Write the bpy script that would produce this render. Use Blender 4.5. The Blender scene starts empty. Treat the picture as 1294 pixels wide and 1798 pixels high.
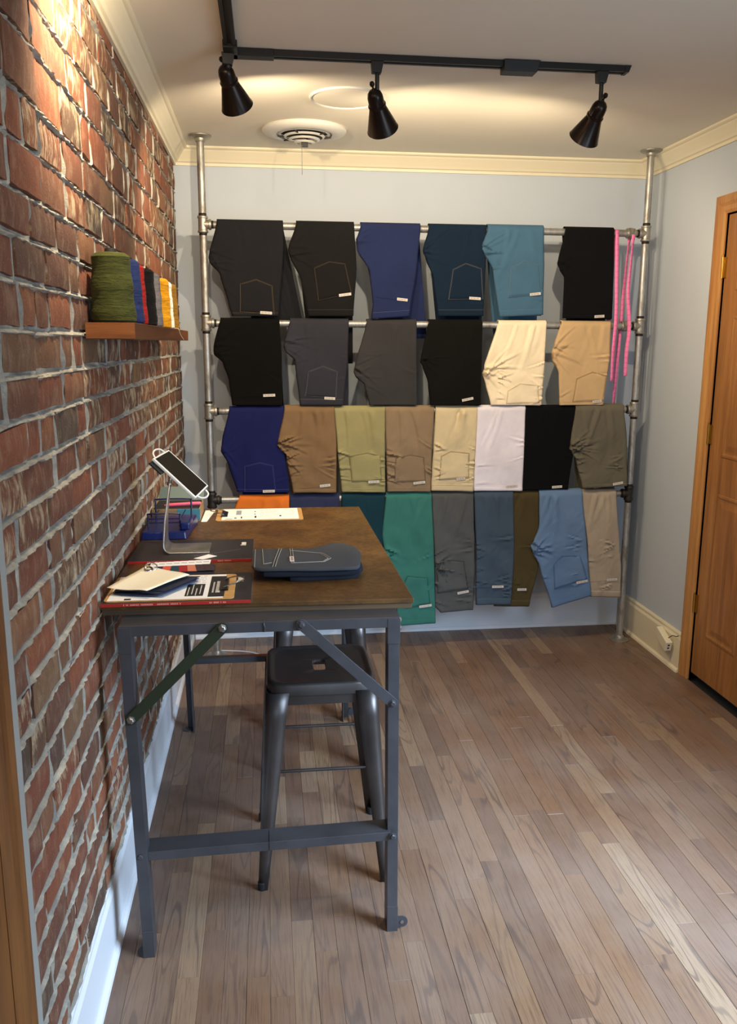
import bpy, math, random
import numpy as np
from mathutils import Vector, Matrix, noise
random.seed(7)
S = bpy.context.scene
COL = S.collection

# ------------------------------------------------------------------ camera
F_PX = 1471.05
cam_d = bpy.data.cameras.new('camera'); cam = bpy.data.objects.new('camera', cam_d); COL.objects.link(cam)
R = Vector((0.99281388, -0.11958492, 0.00447669)); U = Vector((0.01925486, 0.19655496, 0.98030373)); FW = Vector((0.11810946, 0.97317295, -0.19744508))
cam.matrix_world = Matrix(((R.x, U.x, -FW.x, 0.41665), (R.y, U.y, -FW.y, 0.0), (R.z, U.z, -FW.z, 1.53779), (0, 0, 0, 1)))
cam_d.sensor_fit = 'HORIZONTAL'; cam_d.sensor_width = 36; cam_d.lens = F_PX * 36 / 1294; cam_d.clip_start = 0.05
S.camera = cam

# ------------------------------------------------------------------ light and exposure
S.view_settings.view_transform = 'Standard'; S.view_settings.look = 'None'
S.view_settings.gamma = 1; S.view_settings.use_curve_mapping = False
S.view_settings.exposure = -0.43
w = bpy.data.worlds.new('world'); S.world = w; w.use_nodes = True
w.node_tree.nodes['Background'].inputs[0].default_value = (0.68, 0.82, 1.0, 1)
w.node_tree.nodes['Background'].inputs[1].default_value = 1.0

def area(name, loc, target, sx, sy, power, color):
    l = bpy.data.lights.new(name, 'AREA'); l.shape = 'RECTANGLE'; l.size = sx; l.size_y = sy; l.energy = power; l.color = color
    o = bpy.data.objects.new(name, l); COL.objects.link(o); o.location = loc
    o.rotation_euler = (Vector(target) - Vector(loc)).to_track_quat('-Z', 'Y').to_euler(); return o
area('daylight_side_window', (2.44, 0.85, 1.3), (1.1, 1.9, 0.25), 1.3, 1.5, 40, (0.62, 0.79, 1.0))
beam = area('daylight_side_window_sky', (2.43, 0.85, 1.35), (1.35, 1.95, 0.0), 1.2, 1.3, 64, (0.55, 0.75, 1.0))
beam.data.spread = math.radians(80)
area('daylight_rear_window', (1.3, -1.68, 1.35), (1.2, 2.0, 0.9), 1.3, 1.4, 17, (0.74, 0.85, 1.0))

def spot(name, loc, target, power, angle=150, blend=0.7, r=0.02, color=(1.0, 0.81, 0.55)):
    l = bpy.data.lights.new(name, 'SPOT'); l.energy = power; l.spot_size = math.radians(angle); l.spot_blend = blend
    l.shadow_soft_size = r; l.color = color
    o = bpy.data.objects.new(name, l); COL.objects.link(o); o.location = loc
    o.rotation_euler = (Vector(target) - Vector(loc)).to_track_quat('-Z', 'Y').to_euler(); return o

# ------------------------------------------------------------------ materials
def srgb(r, g, b):
    f = lambda c: ((c / 255 + 0.055) / 1.055) ** 2.4 if c / 255 > 0.04045 else c / 255 / 12.92
    return (f(r), f(g), f(b), 1)

class N:
    """small node graph writer"""
    def __init__(s, name):
        s.m = bpy.data.materials.new(name); s.m.use_nodes = True; s.t = s.m.node_tree
        s.b = s.t.nodes['Principled BSDF']
    def n(s, typ, ins=None, **kw):
        nd = s.t.nodes.new(typ)
        for k, v in kw.items(): setattr(nd, k, v)
        for k, v in (ins or {}).items():
            if isinstance(v, bpy.types.NodeSocket): s.t.links.new(v, nd.inputs[k])
            else: nd.inputs[k].default_value = v
        return nd
    def math(s, op, a, b=0.0, c=None):
        ins = {0: a, 1: b}
        if c is not None: ins[2] = c
        return s.n('ShaderNodeMath', ins, operation=op).outputs[0]
    def vmul(s, v, k): return s.n('ShaderNodeVectorMath', {0: v, 1: k}, operation='MULTIPLY').outputs[0]
    def vadd(s, v, k): return s.n('ShaderNodeVectorMath', {0: v, 1: k}, operation='ADD').outputs[0]
    def noise(s, v, scale, detail=4, rough=0.55, dist=0.0):
        return s.n('ShaderNodeTexNoise', {'Vector': v, 'Scale': scale, 'Detail': detail, 'Roughness': rough, 'Distortion': dist}).outputs[0]
    def ramp(s, f, stops, interp='LINEAR'):
        r = s.n('ShaderNodeValToRGB', {0: f}); r.color_ramp.interpolation = interp
        e = r.color_ramp.elements
        while len(e) < len(stops): e.new(0.5)
        for i, (p, c) in enumerate(stops): e[i].position = p; e[i].color = c if len(c) == 4 else (*c, 1)
        return r.outputs[0]
    def mix(s, f, a, b, mode='MIX'):
        m = s.n('ShaderNodeMix', data_type='RGBA', blend_type=mode)
        for k, v in ((0, f), (6, a), (7, b)):
            if isinstance(v, bpy.types.NodeSocket): s.t.links.new(v, m.inputs[k])
            else: m.inputs[k].default_value = v
        return m.outputs[2]
    def set(s, **kw):
        for k, v in kw.items():
            k = k.replace('_', ' ')
            if isinstance(v, bpy.types.NodeSocket): s.t.links.new(v, s.b.inputs[k])
            else: s.b.inputs[k].default_value = v
        return s
    def bump(s, h, strength=0.3, dist=0.002):
        b = s.n('ShaderNodeBump', {'Height': h, 'Strength': strength, 'Distance': dist}); s.t.links.new(b.outputs[0], s.b.inputs['Normal']); return s
    def pos(s): return s.n('ShaderNodeNewGeometry').outputs['Position']
    def obj(s): return s.n('ShaderNodeTexCoord').outputs['Object']
    def rnd(s):
        a = s.n('ShaderNodeObjectInfo').outputs['Random']; b = s.n('ShaderNodeNewGeometry').outputs['Random Per Island']
        return s.math('FRACT', s.math('ADD', a, b))

def plain(name, col, rough=0.5, metal=0.0, bump=0, bscale=200, var=0.0, vscale=8, **kw):
    g = N(name); p = g.pos()
    if var:
        f = g.noise(p, vscale, 5)
        c = tuple(max(0, x * (1 - var)) for x in col[:3]) + (1,); d = tuple(min(1, x * (1 + var)) for x in col[:3]) + (1,)
        g.set(Base_Color=g.ramp(f, [(0.3, c), (0.7, d)]))
    else: g.set(Base_Color=col)
    g.set(Roughness=rough, Metallic=metal, **kw)
    if bump: g.bump(g.noise(p, bscale, 3), bump, 0.001)
    return g.m

M = {}
M['wall_paint'] = plain('wall_paint', srgb(188, 197, 208), 0.75, bump=0.12, bscale=350)
M['ceiling_paint'] = plain('ceiling_paint', srgb(230, 223, 206), 0.85, bump=0.1, bscale=250, var=0.02, vscale=3)
M['crown_paint'] = plain('crown_paint', srgb(228, 218, 190), 0.45)
M['base_paint_white'] = plain('base_paint_white', srgb(215, 218, 222), 0.4)
M['black_metal'] = plain('black_metal', srgb(11, 11, 11), 0.45)
M['bronze'] = plain('bronze', srgb(40, 32, 27), 0.28, 0.7)
M['brass'] = plain('brass', srgb(190, 150, 70), 0.3, 1.0)
M['steel'] = plain('steel', srgb(185, 185, 185), 0.3, 1.0)
M['chrome'] = plain('chrome', srgb(210, 212, 215), 0.12, 1.0)
M['white_plastic'] = plain('white_plastic', srgb(225, 225, 220), 0.35)
M['vent_white'] = plain('vent_white', srgb(205, 203, 196), 0.4)
M['vent_dark'] = plain('vent_dark', srgb(25, 25, 24), 0.8)
M['screen'] = plain('screen', srgb(9, 8, 8), 0.2, Specular_IOR_Level=0.25)
M['rubber'] = plain('rubber', srgb(20, 20, 22), 0.7)
M['white_paper'] = plain('white_paper', srgb(240, 238, 235), 0.7)
M['ink'] = plain('ink', srgb(28, 27, 28), 0.6)
M['print_white'] = plain('print_white', srgb(200, 195, 185), 0.7)
M['spine_print'] = plain('spine_print', srgb(205, 140, 125), 0.7)
M['faint_ink'] = plain('faint_ink', srgb(150, 150, 165), 0.7)
M['clipboard'] = plain('clipboard', srgb(190, 145, 85), 0.5, var=0.15, vscale=60)
M['book_black'] = plain('book_black', srgb(42, 38, 40), 0.38)
M['book_red'] = plain('book_red', srgb(165, 38, 30), 0.45)
M['table_frame'] = plain('table_frame', srgb(78, 78, 82), 0.42, 0.5, bump=0.1, bscale=60, var=0.15, vscale=12)
M['stool_metal'] = plain('stool_metal', srgb(82, 77, 75), 0.36, 0.75, bump=0.06, bscale=40, var=0.18, vscale=10)
M['brace_green'] = plain('brace_green', srgb(44, 52, 34), 0.5, 0.3)
M['blue_plastic'] = plain('blue_plastic', srgb(18, 34, 88), 0.28)
M['blue_wire'] = plain('blue_wire', srgb(20, 26, 64), 0.35)
M['teal_box'] = plain('teal_box', srgb(72, 128, 140), 0.35)
M['tan_box'] = plain('tan_box', srgb(150, 120, 80), 0.6)
M['green_panel'] = plain('green_panel', srgb(98, 114, 106), 0.4)
M['pink'] = plain('pink', srgb(235, 95, 125), 0.4)
M['aluminium'] = plain('aluminium', srgb(170, 165, 160), 0.32, 0.9)
M['swatch_cream'] = plain('swatch_cream', srgb(245, 234, 208), 0.9, bump=0.3, bscale=900)
M['swatch_navy'] = plain('swatch_navy', srgb(28, 30, 46), 0.9, bump=0.3, bscale=900)
M['swatch_blue'] = plain('swatch_blue', srgb(52, 62, 92), 0.9, bump=0.3, bscale=900)
M['caulk'] = plain('caulk', srgb(150, 148, 140), 0.7, bump=0.5, bscale=80)
M['cable_white'] = plain('cable_white', srgb(200, 200, 205), 0.4)
M['glass'] = plain('glass', (1, 1, 1, 1), 0.02, Transmission_Weight=1.0, IOR=1.05)

# galvanised pipe
g = N('galvanised'); p = g.pos()
v = g.n('ShaderNodeTexVoronoi', {'Vector': p, 'Scale': 90.0}).outputs['Distance']
f = g.noise(g.vmul(p, (1, 1, 0.35)), 25, 6, 0.7)
g.set(Base_Color=g.mix(g.math('MULTIPLY', v, 0.5), g.ramp(f, [(0.35, srgb(120, 112, 98)), (0.5, srgb(170, 168, 162)), (0.7, srgb(200, 200, 196))]), srgb(150, 150, 150)),
      Metallic=0.75, Roughness=g.ramp(f, [(0.3, (0.55,) * 3), (0.7, (0.33,) * 3)]))
M['galvanised'] = g.m
M['thread_dark'] = plain('thread_dark', srgb(38, 32, 26), 0.6, 0.5)
M['black_iron'] = plain('black_iron', srgb(58, 54, 50), 0.5, 0.7, var=0.2, vscale=60)
M['malleable'] = plain('malleable', srgb(160, 155, 145), 0.42, 0.8, bump=0.25, bscale=300, var=0.15, vscale=60)

# brick
g = N('brick'); p = g.pos(); r = g.rnd()
base = g.ramp(r, [(0.0, srgb(160, 96, 68)), (0.2, srgb(142, 82, 62)), (0.36, srgb(120, 78, 64)), (0.5, srgb(154, 98, 70)), (0.62, srgb(110, 72, 62)), (0.74, srgb(136, 104, 80)), (0.84, srgb(130, 78, 62)), (0.93, srgb(86, 72, 66)), (1.0, srgb(156, 106, 78))])
off = g.n('ShaderNodeCombineXYZ', {0: g.math('MULTIPLY', r, 37.0), 1: g.math('MULTIPLY', r, 91.0), 2: g.math('MULTIPLY', r, 53.0)}).outputs[0]
q = g.vadd(p, off)
mott = g.noise(q, 28, 6, 0.7)
base = g.mix(0.55, base, g.mix(mott, (0.30, 0.24, 0.22, 1), (1.25, 1.2, 1.15, 1)), 'MULTIPLY')
base = g.mix(1.0, base, (0.72, 0.69, 0.57, 1), 'MULTIPLY')
streak = g.noise(g.vmul(q, (1, 110, 9)), 1.0, 7, 0.8)            # wire-cut vertical streaks
oy = g.n('ShaderNodeSeparateXYZ', {0: g.n('ShaderNodeObjectInfo').outputs['Location']})
hi = g.n('ShaderNodeMapRange', {0: g.math('ADD', g.math('MULTIPLY', oy.outputs[1], 0.9), oy.outputs[2]), 1: 3.1, 2: 3.7, 3: 0.88, 4: 0.42}).outputs[0]
textured = g.math('GREATER_THAN', g.math('FRACT', g.math('MULTIPLY', r, 7.3)), hi)
dark_s = g.math('MULTIPLY', g.ramp(streak, [(0.34, (1, 1, 1)), (0.48, (0, 0, 0))]), textured)
base = g.mix(g.math('MULTIPLY', dark_s, 0.7), base, srgb(62, 40, 32))
smear = g.math('ADD', g.math('MULTIPLY', g.noise(g.vmul(q, (1, 55, 8)), 1.3, 7, 0.8), 0.6), g.math('MULTIPLY', g.noise(q, 22, 3), 0.4))
lime = g.math('MULTIPLY', g.ramp(smear, [(0.49, (0, 0, 0)), (0.60, (1, 1, 1))]), g.math('MULTIPLY_ADD', textured, 0.62, 0.14))
base = g.mix(lime, base, srgb(205, 185, 150))
pits = g.n('ShaderNodeTexVoronoi', {'Vector': q, 'Scale': 130.0}).outputs['Distance']
base = g.mix(g.ramp(pits, [(0.05, (0.6,) * 3), (0.12, (0, 0, 0))]), base, srgb(215, 185, 150))
g.set(Base_Color=base, Roughness=0.88)
g.bump(g.math('ADD', g.math('MULTIPLY', streak, textured), g.math('MULTIPLY', g.noise(q, 160, 4), 0.5)), 0.7, 0.004)
M['brick'] = g.m
g = N('mortar'); p = g.pos()
g.set(Base_Color=g.ramp(g.noise(p, 9, 8, 0.75), [(0.3, srgb(118, 117, 114)), (0.5, srgb(158, 154, 143)), (0.68, srgb(204, 195, 172))]), Roughness=0.95)
g.bump(g.noise(p, 240, 6, 0.7), 0.8, 0.003); M['mortar'] = g.m

# strip oak floor
g = N('floor_oak'); p = g.pos(); r = g.rnd()
off = g.n('ShaderNodeCombineXYZ', {0: g.math('MULTIPLY', r, 63.0), 1: g.math('MULTIPLY', r, 117.0), 2: 0.0}).outputs[0]
q = g.vadd(p, off)
tone = g.ramp(r, [(0, srgb(108, 80, 60)), (0.2, srgb(120, 92, 71)), (0.4, srgb(100, 76, 60)), (0.6, srgb(126, 99, 78)), (0.78, srgb(114, 83, 58)), (0.92, srgb(146, 121, 95)), (1, srgb(102, 76, 60))])
gq = g.vmul(q, (9, 1.0, 1))
field = g.noise(gq, 1.0, 2, 0.45, 0.4)
ring = g.math('SINE', g.math('MULTIPLY', field, 64.0))
cath = g.ramp(ring, [(0.0, (0, 0, 0)), (0.70, (0.0, 0.0, 0.0)), (0.97, (1, 1, 1))])
amt = g.ramp(g.noise(g.vmul(q, (3, 0.9, 1)), 1.3, 2), [(0.42, (0.08,) * 3), (0.60, (0.62,) * 3)])
tone = g.mix(g.math('MULTIPLY', cath, amt), tone, srgb(66, 50, 46))
pores = g.noise(g.vmul(q, (260, 7, 1)), 1.0, 4, 0.7)
tone = g.mix(g.ramp(pores, [(0.36, (0.55,) * 3), (0.5, (0, 0, 0))]), tone, srgb(70, 50, 42))
tone = g.mix(g.ramp(g.noise(p, 2.2, 5, 0.6), [(0.35, (0.0,) * 3), (0.7, (0.26,) * 3)]), tone, srgb(158, 146, 138))
g.set(Base_Color=tone, Roughness=g.ramp(g.noise(p, 6, 5), [(0.3, (0.38,) * 3), (0.7, (0.55,) * 3)]), Specular_IOR_Level=0.5)
g.bump(g.math('ADD', pores, g.math('MULTIPLY', ring, 0.3)), 0.18, 0.0015); M['floor_oak'] = g.m

def wood(name, c1, c2, c3, axis, scale=1.0, rough=0.4, dark=0.5):
    g = N(name); p = g.pos(); s = [9 * scale] * 3; s[axis] = 0.7 * scale
    f = g.noise(g.vmul(p, tuple(s)), 1.5, 5, 0.6, 0.6); s2 = [160 * scale] * 3; s2[axis] = 5
    fine = g.noise(g.vmul(p, tuple(s2)), 1.0, 3, 0.6)
    c = g.ramp(f, [(0.3, c1), (0.5, c2), (0.7, c3)])
    c = g.mix(g.ramp(fine, [(0.35, (dark,) * 3), (0.55, (0, 0, 0))]), c, c1)
    g.set(Base_Color=c, Roughness=rough); g.bump(fine, 0.1, 0.001); return g.m
M['door_wood'] = wood('door_wood', srgb(122, 78, 40), srgb(156, 106, 58), srgb(178, 126, 72), 2)
M['casing_wood'] = wood('casing_wood', srgb(150, 98, 50), srgb(180, 128, 72), srgb(194, 144, 84), 2)
M['entry_wood'] = wood('entry_wood', srgb(84, 48, 18), srgb(120, 74, 32), srgb(142, 92, 44), 2)
M['shelf_wood'] = wood('shelf_wood', srgb(72, 40, 20), srgb(108, 64, 34), srgb(128, 78, 42), 1)
g = N('tabletop_wood'); p = g.pos()
f = g.noise(p, 7, 8, 0.72); f2 = g.noise(p, 55, 5, 0.7)
c = g.ramp(f, [(0.3, srgb(62, 40, 18)), (0.5, srgb(90, 62, 30)), (0.7, srgb(114, 82, 42))])
c = g.mix(g.ramp(f2, [(0.38, (0.5,) * 3), (0.52, (0,) * 3)]), c, srgb(44, 26, 14))
c = g.mix(g.ramp(g.noise(g.vmul(p, (2, 30, 3)), 3, 4), [(0.6, (0,) * 3), (0.78, (0.45,) * 3)]), c, srgb(138, 96, 54))
g.set(Base_Color=c, Roughness=g.ramp(f2, [(0.3, (0.42,) * 3), (0.7, (0.3,) * 3)])); g.bump(f2, 0.15, 0.001); M['tabletop_wood'] = g.m
M['under_board'] = wood('under_board', srgb(52, 38, 22), srgb(84, 64, 38), srgb(108, 84, 50), 0, 1.5, 0.7)
g = N('tape_pink'); p = g.pos()
z = g.n('ShaderNodeSeparateXYZ', {0: p}).outputs[2]
t = g.math('LESS_THAN', g.math('FRACT', g.math('MULTIPLY', z, 39.4)), 0.22)
g.set(Base_Color=g.mix(g.math('MULTIPLY', t, 0.25), srgb(240, 120, 175), srgb(150, 60, 105)), Roughness=0.5); M['tape_pink'] = g.m
def cloth(name, c, var=0.10, rough=0.92):
    g = N(name); p = g.pos(); c = srgb(*c)
    f = g.noise(p, 6, 5, 0.6); tw = g.noise(g.vmul(p, (1, 1, 0.12)), 420, 2)
    lo = tuple(x * (1 - var) for x in c[:3]) + (1,); hi = tuple(min(1, x * (1 + var)) for x in c[:3]) + (1,)
    col = g.mix(0.25, g.ramp(f, [(0.3, lo), (0.7, hi)]), g.mix(tw, lo, hi))
    g.set(Base_Color=col, Roughness=rough, Sheen_Weight=0.02, Specular_IOR_Level=0.12)
    g.bump(g.noise(p, 700, 2), 0.35, 0.0008); return g.m

# ------------------------------------------------------------------ mesh writer
BASE = {}
class MB:
    def __init__(s): s.v = []; s.f = []
    def add(s, v, f):
        k = len(s.v); s.v += [tuple(x) for x in v]; s.f += [tuple(i + k for i in a) for a in f]; return s
    def box(s, a, b):
        x0, y0, z0 = a; x1, y1, z1 = b
        return s.add([(x0, y0, z0), (x1, y0, z0), (x1, y1, z0), (x0, y1, z0), (x0, y0, z1), (x1, y0, z1), (x1, y1, z1), (x0, y1, z1)],
                     [(0, 3, 2, 1), (4, 5, 6, 7), (0, 1, 5, 4), (1, 2, 6, 5), (2, 3, 7, 6), (3, 0, 4, 7)])
    def slab(s, bot, top):
        """prism between two loops of equal length"""
        n = len(bot); return s.add(list(bot) + list(top), [tuple(range(n))[::-1], tuple(range(n, 2 * n))] + [(i, (i + 1) % n, n + (i + 1) % n, n + i) for i in range(n)])
    def prism(s, poly, z0, z1): return s.slab([(x, y, z0) for x, y in poly], [(x, y, z1) for x, y in poly])
    def lathe(s, prof, p0=(0, 0, 0), axis=(0, 0, 1), n=24, cap=True, radial=None):
        a = Vector(axis).normalized(); t = a.orthogonal().normalized(); b = a.cross(t); p0 = Vector(p0); vs = []; fs = []
        for (r, h) in prof:
            for i in range(n):
                an = 2 * math.pi * i / n; vs.append(p0 + a * h + (t * math.cos(an) + b * math.sin(an)) * r)
        for j in range(len(prof) - 1):
            for i in range(n):
                k = (i + 1) % n; fs.append((j * n + i, j * n + k, (j + 1) * n + k, (j + 1) * n + i))
        if cap: fs.append(tuple(range(n))[::-1]); fs.append(tuple(range((len(prof) - 1) * n, len(prof) * n)))
        return s.add(vs, fs)
    def cyl(s, a, b, r, n=20, r2=None):
        d = Vector(b) - Vector(a); return s.lathe([(r, 0), (r if r2 is None else r2, d.length)], a, d, n)
    def tube(s, pts, r, n=8):
        pts = [Vector(p) for p in pts]; vs = []; fs = []; prev = None
        for i, p in enumerate(pts):
            d = (pts[min(i + 1, len(pts) - 1)] - pts[max(i - 1, 0)]).normalized()
            t = d.orthogonal().normalized() if prev is None else (prev - d * prev.dot(d)).normalized()
            prev = t; b = d.cross(t)
            for k in range(n):
                an = 2 * math.pi * k / n; vs.append(p + (t * math.cos(an) + b * math.sin(an)) * r)
        for j in range(len(pts) - 1):
            for i in range(n):
                k = (i + 1) % n; fs.append((j * n + i, j * n + k, (j + 1) * n + k, (j + 1) * n + i))
        fs.append(tuple(range(n))[::-1]); fs.append(tuple(range((len(pts) - 1) * n, len(pts) * n)))
        return s.add(vs, fs)
    def grid(s, rows):
        m = len(rows[0]); vs = [q for r_ in rows for q in r_]
        return s.add(vs, [(j * m + i, j * m + i + 1, (j + 1) * m + i + 1, (j + 1) * m + i) for j in range(len(rows) - 1) for i in range(m - 1)])
    def ribbon(s, pts, wdir, wd):
        wv = Vector(wdir).normalized() * wd / 2
        return s.grid([[Vector(p) - wv, Vector(p) + wv] for p in pts])

def obj(name, mb, mat, parent=None, smooth=False, bevel=0, solid=0, seg=2, kind=None, label=None, base=None, recalc=True):
    o0 = base if base is not None else (BASE[parent.name] if parent else (0, 0, 0))
    me = bpy.data.meshes.new(name)
    me.from_pydata([(x - o0[0], y - o0[1], z - o0[2]) for x, y, z in mb.v], [], mb.f)
    me.materials.append(M[mat] if isinstance(mat, str) else mat)
    if recalc:
        import bmesh
        bm = bmesh.new(); bm.from_mesh(me); bmesh.ops.recalc_face_normals(bm, faces=bm.faces); bm.to_mesh(me); bm.free()
    if smooth:
        me.shade_smooth()
        me.set_sharp_from_angle(angle=math.radians(42))
    o = bpy.data.objects.new(name, me); COL.objects.link(o)
    if parent: o.parent = parent; o.location = tuple(o0[i] - BASE[parent.name][i] for i in range(3))
    else: o.location = o0
    BASE[o.name] = tuple(o0)
    if solid: m = o.modifiers.new('thickness', 'SOLIDIFY'); m.thickness = solid; m.offset = 0
    if bevel: m = o.modifiers.new('edge', 'BEVEL'); m.width = bevel; m.segments = seg; m.limit_method = 'ANGLE'; m.angle_limit = math.radians(40)
    if kind: o['kind'] = kind
    if label: o['label'] = label
    return o
def thing(name, label, cat, base, group=None):
    o = bpy.data.objects.new(name, None); COL.objects.link(o); o.location = base; o.empty_display_size = 0.05
    BASE[o.name] = tuple(base); tag(o, label, cat, group); return o
def tag(o, label, cat, group=None):
    o['label'] = label; o['category'] = cat
    if group: o['group'] = group
    return o
def struct(name, mb, mat, **kw): return obj(name, mb, mat, kind='structure', **kw)
def copy_tree(o, parent=None):
    c = o.copy(); COL.objects.link(c)
    if parent: c.parent = parent
    BASE[c.name] = BASE[o.name]
    for ch in list(o.children): copy_tree(ch, c)
    return c

# ------------------------------------------------------------------ room dimensions (metres)
H = 2.44; D = 4.31; W = 2.359; YB = -1.6      # ceiling, back wall, right wall, rear wall
YE = 1.33                                       # near end of the brick

struct('ceiling', MB().box((-0.12, YB - .1, H), (W + .1, D + .1, H + .1)), 'ceiling_paint')
struct('wall_back', MB().box((-0.12, D, 0), (W + .1, D + .1, H)), 'wall_paint')
m = MB(); WY0, WY1, WZ0, WZ1 = 0.15, 1.55, 0.45, 2.1           # side window opening
DY0, DY1 = 2.735, 3.497                                          # door opening in right wall
for a, b in [((YB, 0), (WY0, H)), ((WY0, 0), (WY1, WZ0)), ((WY0, WZ1), (WY1, H)), ((WY1, 0), (DY0, H)), ((DY0, 2.08), (DY1, H)), ((DY1, 0), (D, H))]:
    m.box((W, a[0], a[1]), (W + .1, b[0], b[1]))
struct('wall_right', m, 'wall_paint')
struct('wall_right_closet', MB().box((W + .09, DY0 - .1, 0), (W + .1, DY1 + .1, 2.2)), 'wall_paint')
m = MB()
for a, b in [((-.12, 0), (0.6, H)), ((2.0, 0), (W + .1, H)), ((0.6, 0), (2.0, 0.6)), ((0.6, 2.1), (2.0, H))]:
    m.box((a[0], YB - .1, a[1]), (b[0], YB, b[1]))
struct('wall_rear', m, 'wall_paint')
struct('wall_left_entry', MB().box((-0.12, YB, 0), (-0.02, YE - 0.02, H)), 'wall_paint')
# windows
def window(name, plane, lo, hi, z0, z1, pos):
    fr = MB(); t = .04
    def bx(a0, a1, b0, b1, d=.03):
        if plane == 'x': fr.box((pos, a0, b0), (pos + d, a1, b1))
        else: fr.box((a0, pos - d, b0), (a1, pos, b1))
    bx(lo, lo + t, z0, z1); bx(hi - t, hi, z0, z1); bx(lo + t, hi - t, z0, z0 + t); bx(lo + t, hi - t, z1 - t, z1)
    mid = (z0 + z1) / 2; bx(lo + t, hi - t, mid - .015, mid + .015)
    return struct(name, fr, 'base_paint_white')
window('window_1', 'x', WY0, WY1, WZ0, WZ1, W + .03)
window('window_2', 'y', 0.6, 2.0, 0.6, 2.1, YB - .03)

# crown moulding (profile: distance from wall, drop below ceiling)
CP, CH = 0.069, 0.078
prof = [(0, CH), (.010, CH), (.012, CH - .012), (.020, CH - .016), (.026, CH - .026), (.040, CH - .044), (.052, CH - .058), (.056, CH - .064), (.063, CH - .066), (CP, CH - .070), (CP, 0), (0, 0)]
def crown(name, f, a, b, mitre0=True, mitre1=True, mat='crown_paint'):
    m = MB(); L0 = [f(d, a + (d if mitre0 else 0), H - h) for d, h in prof]; L1 = [f(d, b - (d if mitre1 else 0), H - h) for d, h in prof]
    m.slab(L0, L1); return struct(name, m, mat)
crown('trim_1', lambda d, t, z: (t, D - d, z), 0, W)
crown('trim_2', lambda d, t, z: (d, t, z), YB, D, False)
crown('trim_3', lambda d, t, z: (W - d, t, z), YB, D, False)
# baseboards
BH = 0.193
bprof = [(0, BH), (.006, BH), (.011, BH - .008), (.010, BH - .02), (.016, BH - .032), (.016, .0), (0, 0)]
def baseboard(name, f, a, b, mat):
    m = MB(); m.slab([f(d, a, h) for d, h in bprof], [f(d, b, h) for d, h in bprof]); o = struct(name, m, mat)
    s = MB(); sp = [(.016, 0), (.016, .018), (.020, .017), (.026, .010), (.028, 0)]
    s.slab([f(d, a, h) for d, h in sp], [f(d, b, h) for d, h in sp]); obj('shoe_moulding', s, mat, o); return o
baseboard('baseboard_back', lambda d, t, z: (t, D - d, z), 0.02, W - .017, 'base_paint_white')
baseboard('baseboard_right', lambda d, t, z: (W - d, t, z), 3.572, D, 'crown_paint')
baseboard('baseboard_left', lambda d, t, z: (d - .012, t, z), YE, D, 'base_paint_white')

# ------------------------------------------------------------------ brick wall
JZ = [0.196, 0.262, 0.335, 0.411, 0.484, 0.556, 0.636, 0.713, 0.796, 0.877, 0.953, 1.028, 1.102, 1.178, 1.254, 1.328, 1.406, 1.48, 1.558, 1.641, 1.718, 1.795, 1.881, 1.967, 2.071, 2.16, 2.245, 2.33, 2.38]
def vnoise(y, z, seed):
    rs = np.random.RandomState(seed); T = rs.rand(256, 256)
    yi = np.floor(y).astype(int); zi = np.floor(z).astype(int); fy = y - yi; fz = z - zi
    fy = fy * fy * (3 - 2 * fy); fz = fz * fz * (3 - 2 * fz); g_ = lambda a, b: T[a % 256, b % 256]
    return (g_(yi, zi) * (1 - fy) + g_(yi + 1, zi) * fy) * (1 - fz) + (g_(yi, zi + 1) * (1 - fy) + g_(yi + 1, zi + 1) * fy) * fz
bricks = []; rs = random.Random(3)
for j in range(len(JZ) - 1):
    y = YE - (0.0 if j % 2 else 0.105) + rs.uniform(-.02, .02); first = True
    while y < D:
        L = rs.choice([.2, .205, .205, .21, .195, .1]) if rs.random() < .85 else .1
        y0 = max(y, YE + .004); y1 = min(y + L, D)
        if y1 - y0 > .03: bricks.append((j, y0, y1))
        y += L
nz, ny = 620, 420
ys = np.linspace(YE - .012, D, ny); zs = np.linspace(0.193, 2.385, nz); Y, Z = np.meshgrid(ys, zs)
wob = (vnoise(Y * 6, Z * 2, 1) - .5) * .007 + (vnoise(Y * 28, Z * 2, 2) - .5) * .003 + (vnoise(Y * 110, Z * 90, 9) - .5) * .002
X = -0.013 + (vnoise(Y * 60, Z * 60, 3) - .5) * .005
for zj in JZ:
    d_ = Z - zj - wob; amp = .011 + .005 * vnoise(Y * 12, Z * 3 + zj * 50, 4) + .004 * vnoise(Y * 90, Z * 60, 8)
    X = np.maximum(X, -0.013 + amp * np.exp(-((d_ + .006) / .005) ** 2) * (0.7 + .45 * vnoise(Y * 60, Z * 30, 5)))
for (j, y0, y1) in bricks:
    a = (Z > JZ[j]) & (Z < JZ[j + 1]) & (np.abs(Y - y0) < .012)
    d_ = Y - y0 - (vnoise(Y * 0 + j * 7.3 + y0 * 9, Z * 30, 6) - .5) * .004
    amp = .008 + .010 * vnoise(Y * 0 + y0 * 31, Z * 30, 7)
    X = np.where(a, np.maximum(X, -0.013 + amp * np.exp(-(d_ / .0042) ** 2)), X)
m = MB(); vs = [(float(a), float(b), float(c)) for a, b, c in zip(X.ravel(), Y.ravel(), Z.ravel())]
fs = [(j * ny + i, j * ny + i + 1, (j + 1) * ny + i + 1, (j + 1) * ny + i) for j in range(nz - 1) for i in range(ny - 1)]
m.add(vs, fs); m.box((-.12, YE - .012, 0), (-.02, D, H))
wall_left = struct('wall_left', m, 'mortar', smooth=True, recalc=False, label='red brick wall with rough grey mortar joints')

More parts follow.
